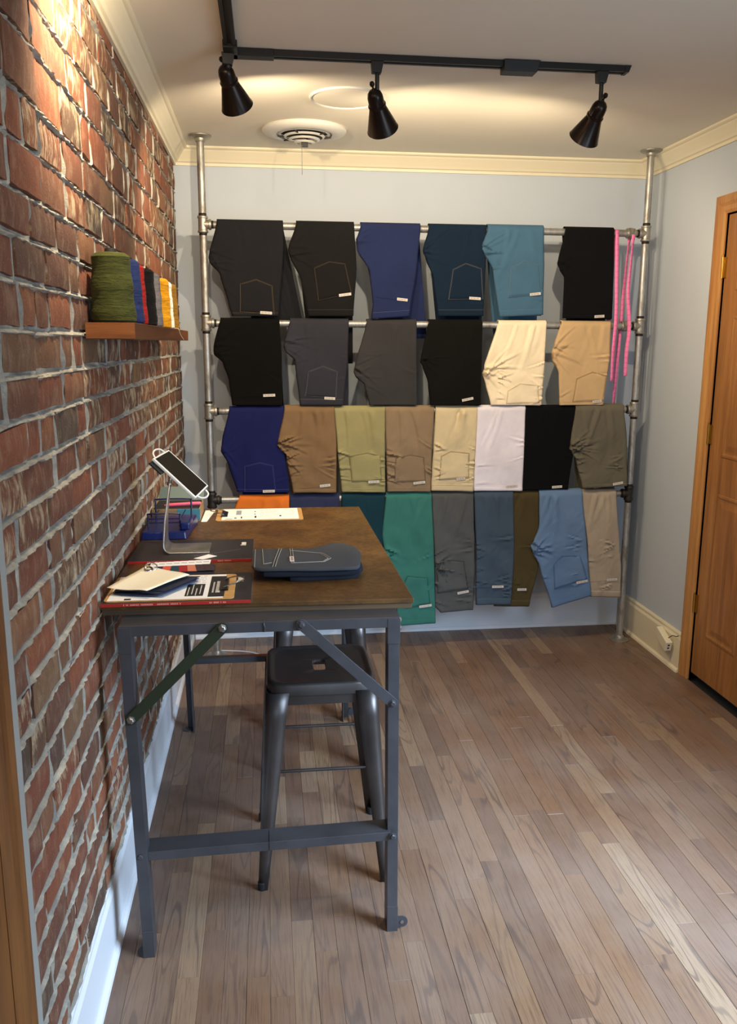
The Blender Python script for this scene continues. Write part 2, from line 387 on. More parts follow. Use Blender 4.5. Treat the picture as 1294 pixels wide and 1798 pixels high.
def brick_mesh(seed):
    r_ = random.Random(seed); vs = []; nx_, nz_ = 5, 4
    for k in range(nz_):
        for i in range(nx_):
            e = i in (0, nx_ - 1) or k in (0, nz_ - 1)
            y = -.5 + i / (nx_ - 1) + (r_.uniform(-.012, .012)); z = -.5 + k / (nz_ - 1) + r_.uniform(-.03, .03)
            vs.append(((-.0035 if e else 0) + r_.uniform(-.0012, .0012), y, z))
    fs = [(k * nx_ + i, k * nx_ + i + 1, (k + 1) * nx_ + i + 1, (k + 1) * nx_ + i) for k in range(nz_ - 1) for i in range(nx_ - 1)]
    ring = [i for i in range(nx_)] + [k * nx_ + nx_ - 1 for k in range(1, nz_)] + [(nz_ - 1) * nx_ + i for i in range(nx_ - 2, -1, -1)] + [k * nx_ for k in range(nz_ - 2, 0, -1)]
    n0 = len(vs); vs += [(-.03, vs[i][1] * 1.01, vs[i][2] * 1.02) for i in ring]
    n = len(ring); fs += [(ring[i], n0 + i, n0 + (i + 1) % n, ring[(i + 1) % n]) for i in range(n)]
    return vs, fs
BM = []
for sd in range(14):
    v_, f_ = brick_mesh(sd); me = bpy.data.meshes.new('brick'); me.from_pydata(v_, [], f_); me.materials.append(M['brick']); me.shade_smooth(); me.set_sharp_from_angle(angle=math.radians(35)); BM.append((me, v_, f_))
near = sorted(bricks, key=lambda b: b[1])[:300]; nearset = set(near); far = MB(); G = .0125
for (j, y0, y1) in bricks:
    z0, z1 = JZ[j], JZ[j + 1]; me, v_, f_ = rs.choice(BM)
    cx = rs.uniform(-.0025, .0035); cy = (y0 + y1) / 2; cz = (z0 + z1) / 2 + rs.uniform(-.001, .001); sy = y1 - y0 - G * rs.uniform(.6, 1.0); sz = z1 - z0 - G * rs.uniform(.85, 1.35)
    if cz + sz / 2 > 2.362: sz = max(.02, (2.366 - z0 - .006)); cz = z0 + .004 + sz / 2
    if (j, y0, y1) in nearset:
        o = bpy.data.objects.new('brick', me); COL.objects.link(o); o.parent = wall_left
        o.location = (cx, cy, cz); o.scale = (1, sy, sz); o.rotation_euler = (rs.uniform(-.008, .008), 0, rs.uniform(-.012, .012))
    else: far.add([(cx + a, cy + b * sy, cz + c * sz) for a, b, c in v_], f_)
obj('brick', far, 'brick', wall_left, smooth=True, kind='stuff', recalc=False, base=(0, 3.8, 1.5))
# caulk strip and wooden door frame at the near end
m = MB(); pts = []
for i in range(60):
    z = i * H / 59; pts.append([(.0, YE - .018, z), (.006 + .002 * noise.noise((0, 0, z * 20)), YE - .008, z), (.004, YE + .004 + .004 * noise.noise((3, 0, z * 25)), z), (-.02, YE + .008, z)])
struct('trim_4', MB().grid(pts), 'caulk', smooth=True)
cp = [(0, 0), (0, .078), (.010, .084), (.016, .082), (.018, .070), (.014, .060), (.017, .045), (.017, .022), (.012, .010), (.008, 0)]   # casing profile: out of the wall, across
m = MB(); m.slab([(-.012 + a, YE - .018 - .088 + b, 0) for a, b in cp], [(-.012 + a, YE - .018 - .088 + b, 2.12) for a, b in cp])
m.slab([(-.012 + a, 0.3, 2.04 + b) for a, b in cp], [(-.012 + a, YE - .018, 2.04 + b) for a, b in cp])
struct('trim_5', m, 'entry_wood')
d2 = struct('door_2', MB().box((-.035, .45, 0.01), (-.004, YE - .108, 2.04)), 'entry_wood', bevel=.003)
for z0, z1 in ((.25, .85), (1.05, 1.9)):
    for y0, y1 in ((.56, .80), (.90, 1.12)): obj('door_panel', MB().slab([(-.004, y0, z0), (-.004, y1, z0), (-.004, y1, z1), (-.004, y0, z1)], [(.002, y0 + .02, z0 + .02), (.002, y1 - .02, z0 + .02), (.002, y1 - .02, z1 - .02), (.002, y0 + .02, z1 - .02)]), 'entry_wood', d2)

# ------------------------------------------------------------------ floor
floor = struct('floor', MB().box((-.12, YB - .1, -.1), (W + .1, D + .1, -.012)), 'vent_dark')
pw = .0575
me = bpy.data.meshes.new('floor_plank')
c = .0007; a0, a1 = -.5, .5
vs = []
for zz, ins in ((-.012, 0), (-.0009, 0), (0, c)):
    for sx_, sy_ in ((-1, -1), (1, -1), (1, 1), (-1, 1)): vs.append((sx_ * (pw / 2 - .00015 - ins), sy_ * (.5 - ins * .8), zz))
fs = [(8, 9, 10, 11), (0, 3, 2, 1)] + [(l * 4 + i, l * 4 + (i + 1) % 4, l * 4 + 4 + (i + 1) % 4, l * 4 + 4 + i) for l in (0, 1) for i in range(4)]
me.from_pydata(vs, [], fs); me.materials.append(M['floor_oak'])
rs = random.Random(11); stuff = MB(); cnt = 0; x = -.004; rows = []
while x < W - .01:
    y = 0.95 - rs.uniform(0, .6)
    while y < D - .02:
        L = rs.choice([.35, .45, .6, .7, .85, 1.0, 1.2]) * rs.uniform(.85, 1.15); y1 = min(y + L, D)
        if D - y1 < .2: y1 = D
        dz = rs.uniform(-.0005, .0005)
        if y1 > 1.1:
            o = bpy.data.objects.new('floor_plank', me); COL.objects.link(o); o.parent = floor
            o.location = (x + pw / 2, (y + y1) / 2, dz); o.scale = (1, y1 - y - .0004, 1); cnt += 1
        else: stuff.add([(x + pw / 2 + a, (y + y1) / 2 + b * (y1 - y), d) for a, b, d in vs], fs)
        y = y1
    rows.append(x)
    yy = YB
    ys0 = min([o.location.y - o.scale.y / 2 for o in floor.children if abs(o.location.x - x - pw / 2) < .01] or [1])
    x += pw
for x in rows:
    o_ = [o for o in floor.children if abs(o.location.x - x - pw / 2) < .01]
    y1 = min(o.location.y - o.scale.y / 2 for o in o_); y1 = y1 if y1 < 1.1 else 1.1; y = YB
    while y < y1 - .01:
        e = min(y + rs.uniform(.5, 1.2), y1); stuff.add([(x + pw / 2 + a, (y + e) / 2 + b * (e - y), d) for a, b, d in vs], fs); y = e
obj('floor_plank', stuff, 'floor_oak', floor, kind='stuff')

# ------------------------------------------------------------------ right door
door = struct('door_1', MB().box((W + .006, DY0 + .003, .035), (W + .041, DY1 - .003, 2.075)), 'door_wood', bevel=.002)
bars = []
def dpanel(y0, y1, z0, z1):
    m = MB(); xx = W + .006; loops = []
    for ins, dx in ((0, .001), (.003, -.004), (.012, -.005), (.020, -.0015), (.028, -.0012), (.055, -.006)):
        loops.append([(xx + dx, y0 + ins, z0 + ins), (xx + dx, y1 - ins, z0 + ins), (xx + dx, y1 - ins, z1 - ins), (xx + dx, y0 + ins, z1 - ins)])
    vs = [q for l in loops for q in l]; fs = [(l * 4 + i, l * 4 + (i + 1) % 4, l * 4 + 4 + (i + 1) % 4, l * 4 + 4 + i) for l in range(len(loops) - 1) for i in range(4)] + [(20, 21, 22, 23)]
    m.add(vs, fs)
    return m
for y0, y1 in ((3.155, 3.395), (2.835, 3.075)):
    for z0, z1 in ((.24, .90), (1.06, 1.66), (1.76, 1.96)):
        obj('door_panel', dpanel(y0, y1, z0, z1), 'door_wood', door)
for z in (1.86, 1.15, .37):
    h = obj('hinge', MB().cyl((W - .004, DY1 + .001, z - .045), (W - .004, DY1 + .001, z + .045), .0055, 12).box((W - .001, DY1 - .018, z - .042), (W + .0075, DY1 + .0005, z + .042)), 'brass', door, smooth=True)
    obj('hinge_pin', MB().lathe([(.002, 0), (.005, .003), (.005, .007), (.001, .011)], (W - .004, DY1 + .001, z + .045), (0, 0, 1), 10), 'brass', h, smooth=True)
obj('door_knob', MB().lathe([(.022, 0), (.022, .004), (.010, .008), (.010, .03), (.024, .04), (.027, .052), (.018, .064), (.002, .067)], (W + .006, DY0 + .06, .95), (-1, 0, 0), 20), 'brass', door, smooth=True)
# casing
m = MB(); cw = .075
cpr = [(0, 0), (.006, 0), (.011, .012), (.011, .030), (.016, .045), (.018, .062), (.015, .075), (0, .075)]
m.slab([(W - a, DY1 + b, 0) for a, b in cpr], [(W - a, DY1 + b, 2.08 + b) for a, b in cpr])
m.slab([(W - a, DY0 - b, 0) for a, b in cpr], [(W - a, DY0 - b, 2.08 + b) for a, b in cpr])
m.slab([(W - a, DY1 + b, 2.08 + b) for a, b in cpr], [(W - a, DY0 - b, 2.08 + b) for a, b in cpr])
m.box((W, DY1, 0), (W + .09, DY1 + .012, 2.09)); m.box((W, DY0 - .012, 0), (W + .09, DY0, 2.09)); m.box((W, DY0, 2.08), (W + .09, DY1, 2.09))
struct('trim_6', m, 'casing_wood')

# ------------------------------------------------------------------ pipe rack
YR = 4.037; XL, XR = .145, 2.2485; PR = .0166
RZ = [2.0615, 1.6261, 1.2186, .7914]
rack = thing('pipe_rack', 'floor to ceiling galvanised pipe rack with four rails of trousers', 'rack', ((XL + XR) / 2, YR, 0))
def flange(z, up, x):
    s_ = 1 if up else -1
    return MB().lathe([(.050, 0), (.050, .005), (.046, .008), (.030, .010), (.024, .014), (.022, .026), (.0205, .028)], (x, YR, z), (0, 0, s_), 28)
for x, sgn in ((XL, 1), (XR, -1)):
    po = obj('post', MB().cyl((x, YR, .01), (x, YR, H - .01), PR, 24), 'galvanised', rack, smooth=True, label='galvanised upright pipe' )
    obj('floor_flange', flange(0.001, True, x), 'malleable', po, smooth=True)
    obj('ceiling_flange', flange(H - .001, False, x), 'malleable', po, smooth=True)
    for i, z in enumerate(RZ):
        mat = 'black_iron' if i == 3 else 'malleable'
        m = MB(); m.lathe([(.0225, -.036), (.0235, -.034), (.0235, -.027), (.0205, -.025), (.0205, .025), (.0235, .027), (.0235, .034), (.0225, .036)], (x, YR, z), (0, 0, 1), 24)
        m.lathe([(.0205, .0), (.0205, .026), (.0235, .028), (.0235, .036), (.0225, .038)], (x, YR, z), (sgn, 0, 0), 24)
        t = obj('tee_fitting', m, mat, rack, smooth=True, label='dark iron tee' if i == 3 else None)
        for a in ((0, 0, 1), (0, 0, -1), (sgn, 0, 0)):
            obj('threaded_end', MB().lathe([(PR + .0006, .037), (PR + .001, .038), (PR + .001, .047), (PR + .0002, .048)], (x, YR, z), a, 20), 'thread_dark', t, smooth=True)
for i, z in enumerate(RZ):
    ra = obj('rail', MB().cyl((XL + .015, YR, z), (XR - .015, YR, z), PR, 24), 'galvanised', rack, smooth=True)
    if i < 3:
        m = MB(); m.lathe([(.0225, 0), (.0235, .002), (.0235, .009), (.0215, .010)], (XR - .098, YR, z), (1, 0, 0), 20); m.lathe([(.0215, 0), (.026, .001), (.026, .017), (.0215, .018)], (XR - .088, YR, z), (1, 0, 0), 8); m.lathe([(.0215, 0), (.0235, .001), (.0235, .010), (.0225, .012)], (XR - .070, YR, z), (1, 0, 0), 20)
        obj('union_coupling', m, 'malleable', ra, smooth=True)

# ------------------------------------------------------------------ trousers
PANTS = [
(0, 'charcoal', [(0.208, 2.069), (0.168, 1.916), (0.171, 1.897), (0.217, 1.844), (0.253, 1.704), (0.267, 1.658)], [(0.506, 2.073), (0.505, 1.972), (0.477, 1.66)], [(0.302, 1.676), (0.305, 1.802), (0.38, 1.824), (0.453, 1.796), (0.461, 1.666)], [(0.395, 1.675), (0.449, 1.672)]),
(0, 'softblack', [(0.566, 2.07), (0.528, 1.957), (0.534, 1.93), (0.585, 1.825), (0.616, 1.661)], [(0.831, 2.068), (0.842, 1.876), (0.827, 1.663)], [(0.663, 1.729), (0.644, 1.877), (0.715, 1.907), (0.789, 1.899), (0.821, 1.765)], [(0.76, 1.755), (0.817, 1.763)]),
(0, 'indigo', [(0.862, 2.063), (0.842, 2.005), (0.846, 1.958), (0.903, 1.869), (0.921, 1.718), (0.913, 1.65)], [(1.141, 2.066), (1.127, 1.904), (1.093, 1.663)], None, [(1.033, 1.742), (1.083, 1.737)]),
(0, 'deepnavy', [(1.181, 2.063), (1.154, 1.964), (1.169, 1.923), (1.205, 1.842), (1.232, 1.666)], [(1.455, 2.064), (1.455, 1.919), (1.451, 1.668)], [(1.278, 1.741), (1.296, 1.88), (1.358, 1.91), (1.434, 1.886), (1.448, 1.745)], [(1.379, 1.75), (1.434, 1.747)]),
(0, 'steelblue', [(1.46, 2.062), (1.432, 1.982), (1.439, 1.964), (1.491, 1.882), (1.528, 1.664)], [(1.731, 2.065), (1.738, 1.877), (1.742, 1.675)], [(1.567, 1.753), (1.574, 1.893), (1.637, 1.923), (1.715, 1.904), (1.733, 1.769)], [(1.67, 1.768), (1.723, 1.774)]),
(0, 'black', [(1.838, 2.065), (1.806, 1.91), (1.815, 1.892), (1.844, 1.85), (1.844, 1.661)], [(2.08, 2.065), (2.088, 1.882), (2.092, 1.659)], None, [(2.001, 1.669), (2.05, 1.672)]),
(1, 'black', [(0.211, 1.65), (0.177, 1.513), (0.178, 1.485), (0.217, 1.449), (0.243, 1.368), (0.256, 1.249)], [(0.482, 1.642), (0.49, 1.482), (0.487, 1.248)], None, [(0.401, 1.294), (0.457, 1.296)]),
(1, 'dkgrey', [(0.532, 1.643), (0.501, 1.522), (0.507, 1.502), (0.552, 1.458), (0.574, 1.248)], [(0.806, 1.641), (0.801, 1.474), (0.779, 1.247)], [(0.597, 1.289), (0.613, 1.407), (0.684, 1.433), (0.753, 1.407), (0.746, 1.281)], [(0.689, 1.282), (0.74, 1.279)]),
(1, 'grey', [(0.892, 1.641), (0.83, 1.405), (0.838, 1.384), (0.881, 1.347), (0.906, 1.247)], [(1.129, 1.643), (1.137, 1.246)], None, None),
(1, 'black2', [(1.189, 1.647), (1.15, 1.453), (1.161, 1.434), (1.19, 1.353), (1.202, 1.246)], [(1.449, 1.644), (1.452, 1.245)], None, [(1.356, 1.268), (1.411, 1.279)]),
(1, 'cream', [(1.529, 1.649), (1.457, 1.396), (1.474, 1.352), (1.503, 1.245)], [(1.767, 1.647), (1.765, 1.42), (1.758, 1.244)], [(1.575, 1.252), (1.581, 1.313), (1.646, 1.35), (1.735, 1.34), (1.745, 1.254)], None),
(1, 'tan', [(1.842, 1.65), (1.798, 1.498), (1.803, 1.464), (1.837, 1.401), (1.85, 1.243)], [(2.091, 1.649), (2.095, 1.479), (2.074, 1.243)], [(1.912, 1.256), (1.926, 1.372), (2.007, 1.406), (2.086, 1.386), (2.072, 1.262)], [(2.015, 1.258), (2.062, 1.263)]),
(2, 'royal', [(0.241, 1.231), (0.203, 1.078), (0.197, 1.031), (0.229, 0.974), (0.268, 0.834)], [(0.502, 1.23), (0.492, 1.075), (0.518, 0.83)], [(0.302, 0.835), (0.305, 0.96), (0.378, 0.979), (0.442, 0.963), (0.453, 0.835)], [(0.39, 0.837), (0.447, 0.838)]),
(2, 'brown', [(0.5, 1.23), (0.463, 1.058), (0.47, 1.045), (0.503, 1.014), (0.535, 0.83)], [(0.736, 1.23), (0.746, 1.064), (0.744, 0.826)], None, [(0.664, 0.859), (0.715, 0.864)]),
(2, 'olivekhaki', [(0.736, 1.229), (0.751, 1.047), (0.772, 0.826)], [(0.983, 1.229), (0.985, 0.822)], [(0.821, 0.874), (0.807, 1.002), (0.895, 1.019), (0.961, 1.005), (0.967, 0.881)], [(0.9, 0.875), (0.953, 0.878)]),
(2, 'khaki', [(0.983, 1.229), (0.995, 0.826)], [(1.223, 1.222), (1.213, 1.0), (1.211, 0.822)], [(1.029, 0.871), (1.032, 0.991), (1.108, 1.008), (1.175, 0.994), (1.186, 0.873)], [(1.123, 0.865), (1.182, 0.871)]),
(2, 'sand', [(1.23, 1.228), (1.214, 0.826)], [(1.438, 1.227), (1.427, 0.819)], [(1.252, 0.878), (1.259, 0.998), (1.307, 1.022), (1.402, 1.011), (1.403, 0.886)], [(1.339, 0.881), (1.383, 0.886)]),
(2, 'white', [(1.438, 1.227), (1.429, 0.822)], [(1.679, 1.226), (1.679, 0.818)], None, [(1.593, 0.84), (1.651, 0.843)]),
(2, 'black3', [(1.68, 1.228), (1.68, 0.82)], [(1.933, 1.227), (1.936, 1.044), (1.917, 0.824)], None, [(1.831, 0.833), (1.883, 0.836)]),
(2, 'greyolive', [(1.933, 1.227), (1.91, 1.025), (1.922, 1.015), (1.95, 0.966), (1.988, 0.828)], [(2.181, 1.223), (2.207, 1.061), (2.222, 0.836)], None, [(2.143, 0.845), (2.195, 0.854)]),
(3, 'orange', [(0.277, 0.815), (0.248, 0.735), (0.277, 0.276)], [(0.517, 0.811), (0.503, 0.268)], None, None),
(3, 'slate', [(0.517, 0.811), (0.529, 0.253)], [(0.76, 0.81), (0.747, 0.245)], None, None),
(3, 'teal_navy', [(0.771, 0.815), (0.787, 0.259)], [(0.987, 0.812), (0.975, 0.547), (0.966, 0.253)], None, None),
(3, 'emerald', [(0.99, 0.811), (0.972, 0.606), (1.06, 0.135)], [(1.217, 0.81), (1.235, 0.482), (1.248, 0.143)], [(1.094, 0.224), (1.075, 0.339), (1.1, 0.397), (1.202, 0.388), (1.219, 0.244)], [(1.161, 0.234), (1.225, 0.241)]),
(3, 'grey', [(1.22, 0.81), (1.242, 0.435), (1.246, 0.231), (1.276, 0.194)], [(1.43, 0.813), (1.448, 0.417), (1.445, 0.203)], [(1.256, 0.297), (1.248, 0.423), (1.288, 0.475), (1.39, 0.463), (1.418, 0.313)], [(1.36, 0.294), (1.418, 0.304)]),
(3, 'slateblue', [(1.433, 0.815), (1.452, 0.476), (1.456, 0.233)], [(1.631, 0.812), (1.647, 0.471), (1.639, 0.227)], None, [(1.536, 0.327), (1.596, 0.326)]),
(3, 'olive', [(1.631, 0.812), (1.629, 0.472), (1.555, 0.218)], [(1.766, 0.81), (1.781, 0.42), (1.742, 0.211)], None, [(1.672, 0.305), (1.72, 0.304)]),
(3, 'lightdenim', [(1.766, 0.813), (1.771, 0.631), (1.734, 0.529), (1.744, 0.501), (1.783, 0.429), (1.858, 0.204)], [(1.988, 0.809), (2.041, 0.412), (2.066, 0.262)], [(1.865, 0.302), (1.852, 0.436), (1.895, 0.48), (1.995, 0.477), (2.039, 0.349)], [(1.979, 0.335), (2.039, 0.345)]),
(3, 'taupe', [(1.989, 0.806), (2.042, 0.461), (2.066, 0.253)], [(2.172, 0.806), (2.226, 0.395), (2.23, 0.244)], None, [(2.147, 0.342), (2.202, 0.344)]),
]
INFO = {  # colour, stitch colour, label
 'charcoal': ((28, 28, 31), (80, 66, 42), 'charcoal denim jeans with gold pocket stitching, first on the top rail beside the left post', 0),
 'softblack': ((24, 23, 24), (62, 54, 42), 'soft black jeans with tilted back pocket, second on the top rail', 0),
 'indigo': ((34, 42, 76), (70, 84, 120), 'indigo blue trousers on the top rail, waistband sagging over the second rail', 0),
 'deepnavy': ((18, 33, 50), (80, 80, 86), 'dark teal navy jeans with grey pocket stitching on the top rail', 0),
 'steelblue': ((64, 96, 120), (88, 118, 140), 'bright steel blue jeans, only light blue pair on the top rail', 0),
 'black': ((11, 11, 13), None, 'plain black trousers hanging beside the pink tape measures on the top rail', 0),
 'black_2': ((10, 9, 8), None, 'plain black trousers, leftmost on the second rail beside the left post', 0),
 'dkgrey': ((48, 48, 55), (84, 84, 92), 'dark blue-grey jeans with pale pocket stitching, second on the second rail', 0),
 'grey': ((54, 53, 54), (92, 90, 92), 'mid grey jeans with stitched pocket arc and no visible tag, third on the second rail', 0),
 'black2': ((15, 14, 12), None, 'black trousers with a steeply tilted white tag beside the cream pair on the second rail', 0),
 'cream': ((238, 222, 190), (205, 188, 155), 'cream trousers on the second rail', 0),
 'tan': ((196, 166, 124), (150, 125, 90), 'tan chinos, rightmost on the second rail under the black pair', 0),
 'royal': ((26, 30, 76), (56, 62, 108), 'royal navy jeans with stitched pocket, leftmost on the third rail', 0),
 'brown': ((124, 98, 70), None, 'brown khaki trousers with deep creases between royal navy and olive khaki pairs', 0),
 'olivekhaki': ((148, 140, 98), (120, 112, 75), 'yellowish olive khaki trousers on the third rail', 0),
 'khaki': ((136, 116, 92), (110, 92, 70), 'dusty khaki brown trousers between the olive khaki and the sand pairs', 0),
 'sand': ((206, 189, 152), (160, 140, 100), 'pale sand yellow trousers beside the white pair', 0),
 'white': ((225, 220, 230), None, 'white trousers on the third rail', 0),
 'black3': ((10, 11, 14), None, 'flat black trousers hanging beside the white pair on the third rail', 0),
 'greyolive': ((100, 95, 82), None, 'grey olive trousers, rightmost on the third rail', 0),
 'orange': ((214, 112, 40), None, 'orange trousers on the bottom rail, mostly hidden behind the table', 0),
 'slate': ((46, 50, 76), None, 'slate indigo trousers on the bottom rail between orange and dark teal', 0),
 'teal_navy': ((22, 52, 62), None, 'dark teal trousers beside the emerald pair on the bottom rail', 0),
 'emerald': ((56, 112, 102), (24, 96, 80), 'emerald green trousers reaching lowest on the bottom rail', 0),
 'grey_2': ((82, 84, 84), (60, 60, 62), 'medium grey trousers beside the emerald pair on the bottom rail', 0),
 'slateblue': ((66, 81, 96), None, 'slate blue trousers between grey and olive pairs on the bottom rail', 0),
 'olive': ((74, 64, 40), None, 'dark olive trousers partly covered by the light blue pair', 0),
 'lightdenim': ((98, 124, 158), (70, 100, 150), 'light blue trousers with crotch pointing left on the bottom rail', 0),
 'taupe': ((164, 150, 132), None, 'taupe trousers, rightmost on the bottom rail beside the right post', 0),
}
BACK = {'charcoal': (.09, .44), 'softblack': (.0, .62), 'indigo': (.05, .5), 'black_2': (.02, .5)}
ROWN = ['trousers on the top rail', 'trousers on the second rail', 'trousers on the third rail', 'trousers on the bottom rail']
RHO = PR + .0065
def interp(L, z):
    pts = sorted(L, key=lambda a: a[1]); zs_ = [a[1] for a in pts]; xs_ = [a[0] for a in pts]; return float(np.interp(z, zs_, xs_))
def smoothpoly(L):
    """resample a silhouette so it bends softly"""
    out = []
    for i in range(len(L) - 1):
        p0 = L[max(i - 1, 0)]; p1 = L[i]; p2 = L[i + 1]; p3 = L[min(i + 2, len(L) - 1)]
        for k in range(5):
            t = k / 5; a = [0.5 * ((2 * p1[c]) + (-p0[c] + p2[c]) * t * .6 + (2 * p0[c] * .6 - (5 - 2.8) * p1[c] * 1 + 0) * 0) for c in (0, 1)]
            # simple eased blend keeps the notch without overshoot
            e = t * t * (3 - 2 * t) * .5 + t * .5; out.append((p1[0] + (p2[0] - p1[0]) * e, p1[1] + (p2[1] - p1[1]) * t))
    out.append(L[-1]); return out
seen = {}
for idx, (row, key, L, Rr, pk, lb) in enumerate(PANTS):
    if key in seen: key = key + '_2'
    seen[key] = 1
    colr, stc, label, _ = INFO[key]
    mat = cloth('cloth_' + key, colr, .12); zr = RZ[row]; rs = random.Random(idx + 40)
    Ls = smoothpoly(L); Rs = smoothpoly(Rr); zt = zr + RHO; so = idx * 3.7
    lay = {'brown': .008, 'lightdenim': .010, 'greyolive': .008, 'steelblue': .007, 'slateblue': .009, 'emerald': .005, 'olive': -.001}.get(key, 0) + (idx % 2) * .0012
    notch = min(L[1:-1], key=lambda a: a[0]) if len(L) > 3 else None
    crease = .55 if colr[0] < 60 and colr[1] < 60 else 1.0
    if key in ('brown', 'lightdenim', 'greyolive', 'cream', 'olivekhaki', 'khaki', 'sand', 'emerald', 'grey_2', 'slateblue', 'taupe'): crease = 1.6
    creases = []; zb_ = (L[-1][1] + Rr[-1][1]) / 2; xm0, xm1 = L[0][0], Rr[0][0]
    if notch:
        for q_ in range(9):
            an = math.radians(rs.uniform(-75, 60)); creases.append((notch[0] + rs.uniform(0, .02), notch[1] + rs.uniform(-.03, .03), math.cos(an), math.sin(an), rs.uniform(.07, .20), rs.uniform(.004, .009), rs.uniform(.003, .008)))
    for q_ in range(14 if crease > 1 else 5):
        sd = rs.random() < .5; an = math.radians(rs.uniform(-35, 35)) + (0 if sd else math.pi); zz = zb_ + (zt - zb_) * rs.uniform(.08, .6)
        creases.append(((xm0 + .01 if sd else xm1 - .005), zz, math.cos(an), math.sin(an), rs.uniform(.04, .13), rs.uniform(.003, .007), rs.uniform(.002, .006)))
    for q_ in range(3):
        an = math.radians(rs.uniform(-110, -70)); creases.append((rs.uniform(xm0 + .04, xm1 - .03), zt - .03, math.cos(an), math.sin(an), rs.uniform(.15, .3), rs.uniform(.008, .016), rs.uniform(.002, .005)))
    def yf(x, z, creases=tuple(creases), L=L, zt=zt, so=so, lay=lay, notch=notch, crease=crease):
        """front surface of the hanging cloth"""
        k = min(1, max(0, (zt - z) / .16))
        b = .006 * k * noise.noise((x * 7 + so, z * 2.2, so)) + crease * k * (.0035 * noise.noise((x * 14 + z * 6 + so, z * 9 - x * 5, 2.1)) + .0016 * abs(noise.noise((x * 34 - z * 15, z * 22 + so, 7.7))))
        for (cx_, cz_, ca, sa, ln_, wd_, am_) in creases:
            dx, dz = x - cx_, z - cz_; u_ = dx * ca + dz * sa; v_ = -dx * sa + dz * ca + .12 * u_ * u_ / max(ln_, .01) * (1 if am_ > 0 else -1)
            if -.02 < u_ < ln_ and abs(v_) < wd_ * 3:
                q_ = max(0, min(1, (u_ + .02) / .03)) * (1 - max(0, u_) / ln_); b += crease * am_ * q_ * (math.exp(-(v_ / wd_) ** 2) - .7 * math.exp(-((v_ + wd_ * 1.3) / wd_) ** 2))
        return YR - RHO - .003 * k - lay - b * 1.2
    th = thing('trousers', label, 'trousers', ((L[0][0] + Rr[0][0]) / 2, YR, zr), ROWN[row])
    ns, nt = 48, 72; zbl, zbr = L[-1][1], Rr[-1][1]; rows_ = []
    bl, br = L[-1], Rr[-1]
    for j in range(nt, -1, -1):
        t = j / nt; rw_ = []
        zl = zr + (zbl - zr) * t; zrr = zr + (zbr - zr) * t; xa = interp(Ls, zl); xb = interp(Rs, zrr)
        for i in range(ns + 1):
            s_ = i / ns; x = xa + (xb - xa) * s_; z = zl + (zrr - zl) * s_
            edge = min(s_, 1 - s_) * ns; roll = .006 * max(0, 1 - edge / 1.6) ** 2
            rw_.append((x, yf(x, z) + roll, z))
        rows_.append(rw_)
    xa, xb = L[0][0], Rr[0][0]
    for a in range(1, 9):
        an = math.pi * a / 8; rr = RHO + lay * (1 - a / 8)
        rows_.append([(xa + (xb - xa) * i / ns, YR - math.cos(an) * rr, zr + math.sin(an) * rr) for i in range(ns + 1)])
    drift, blen = BACK.get(key, (.006, .52 if row < 3 else .42))
    bw = xb - xa
    for j in range(1, 13):
        t = j / 12; x0 = xa + bw * .22 * t + drift * t * 1.0; x1 = xb + drift * t
        rows_.append([(x0 + (x1 - x0) * i / ns, YR + RHO + .012 * t + .004 * noise.noise((i * .3, t * 4, so)) + .008 * t, zr - blen * t) for i in range(ns + 1)])
    obj('cloth_body', MB().grid(rows_), mat, th, smooth=True, solid=.0042)
    # second folded layer showing at side and hem
    rows_ = []
    for j in range(0, 15):
        t = j / 14; zl = zr - .01 + (zbl + .012 - zr) * t; zrr = zr - .01 + (zbr + .006 - zr) * t; xa2 = interp(Ls, zl) + .010; xb2 = interp(Rs, zrr) - .004 + .003 * math.sin(t * 9 + idx)
        rows_.append([(xa2 + (xb2 - xa2) * i / 10, YR - RHO + .007 + .001 * math.sin(i), zl + (zrr - zl) * i / 10) for i in range(11)])
    obj('inner_fold', MB().grid(rows_), mat, th, smooth=True, solid=.0035)
    # waistband: a raised strip along the hem
    if key not in ('orange', 'slate', 'teal_navy', 'cream', 'grey'):
        wh = .034 if row == 3 else (.030 if key in ('softblack', 'deepnavy', 'steelblue', 'indigo', 'dkgrey', 'sand') else .016)
        rows_ = []
        for j in range(5):
            t = j / 4; rw_ = []
            for i in range(21):
                s_ = i / 20; zl = bl[1] + wh * t; z2 = br[1] + wh * t; x = interp(Ls, zl) + .002; x2 = interp(Rs, z2) - .002; x = x + (x2 - x) * s_; z = zl + (z2 - zl) * s_
                rw_.append((x, yf(x, z) - .0034 - .0008 * (1 - abs(2 * t - 1)), z))
            rows_.append(rw_)
        wb = obj('waistband', MB().grid(rows_), mat, th, smooth=True, solid=.002)
        if stc:
            m = MB(); top = rows_[-1]; m.tube([(x, y - .0016, z - .002) for x, y, z in top], .0007, 5); obj('stitching', m, plain('thread_' + key, srgb(*stc), .8), wb)
    stm = plain('pocket_thread_' + key, srgb(*stc), .8) if stc else None
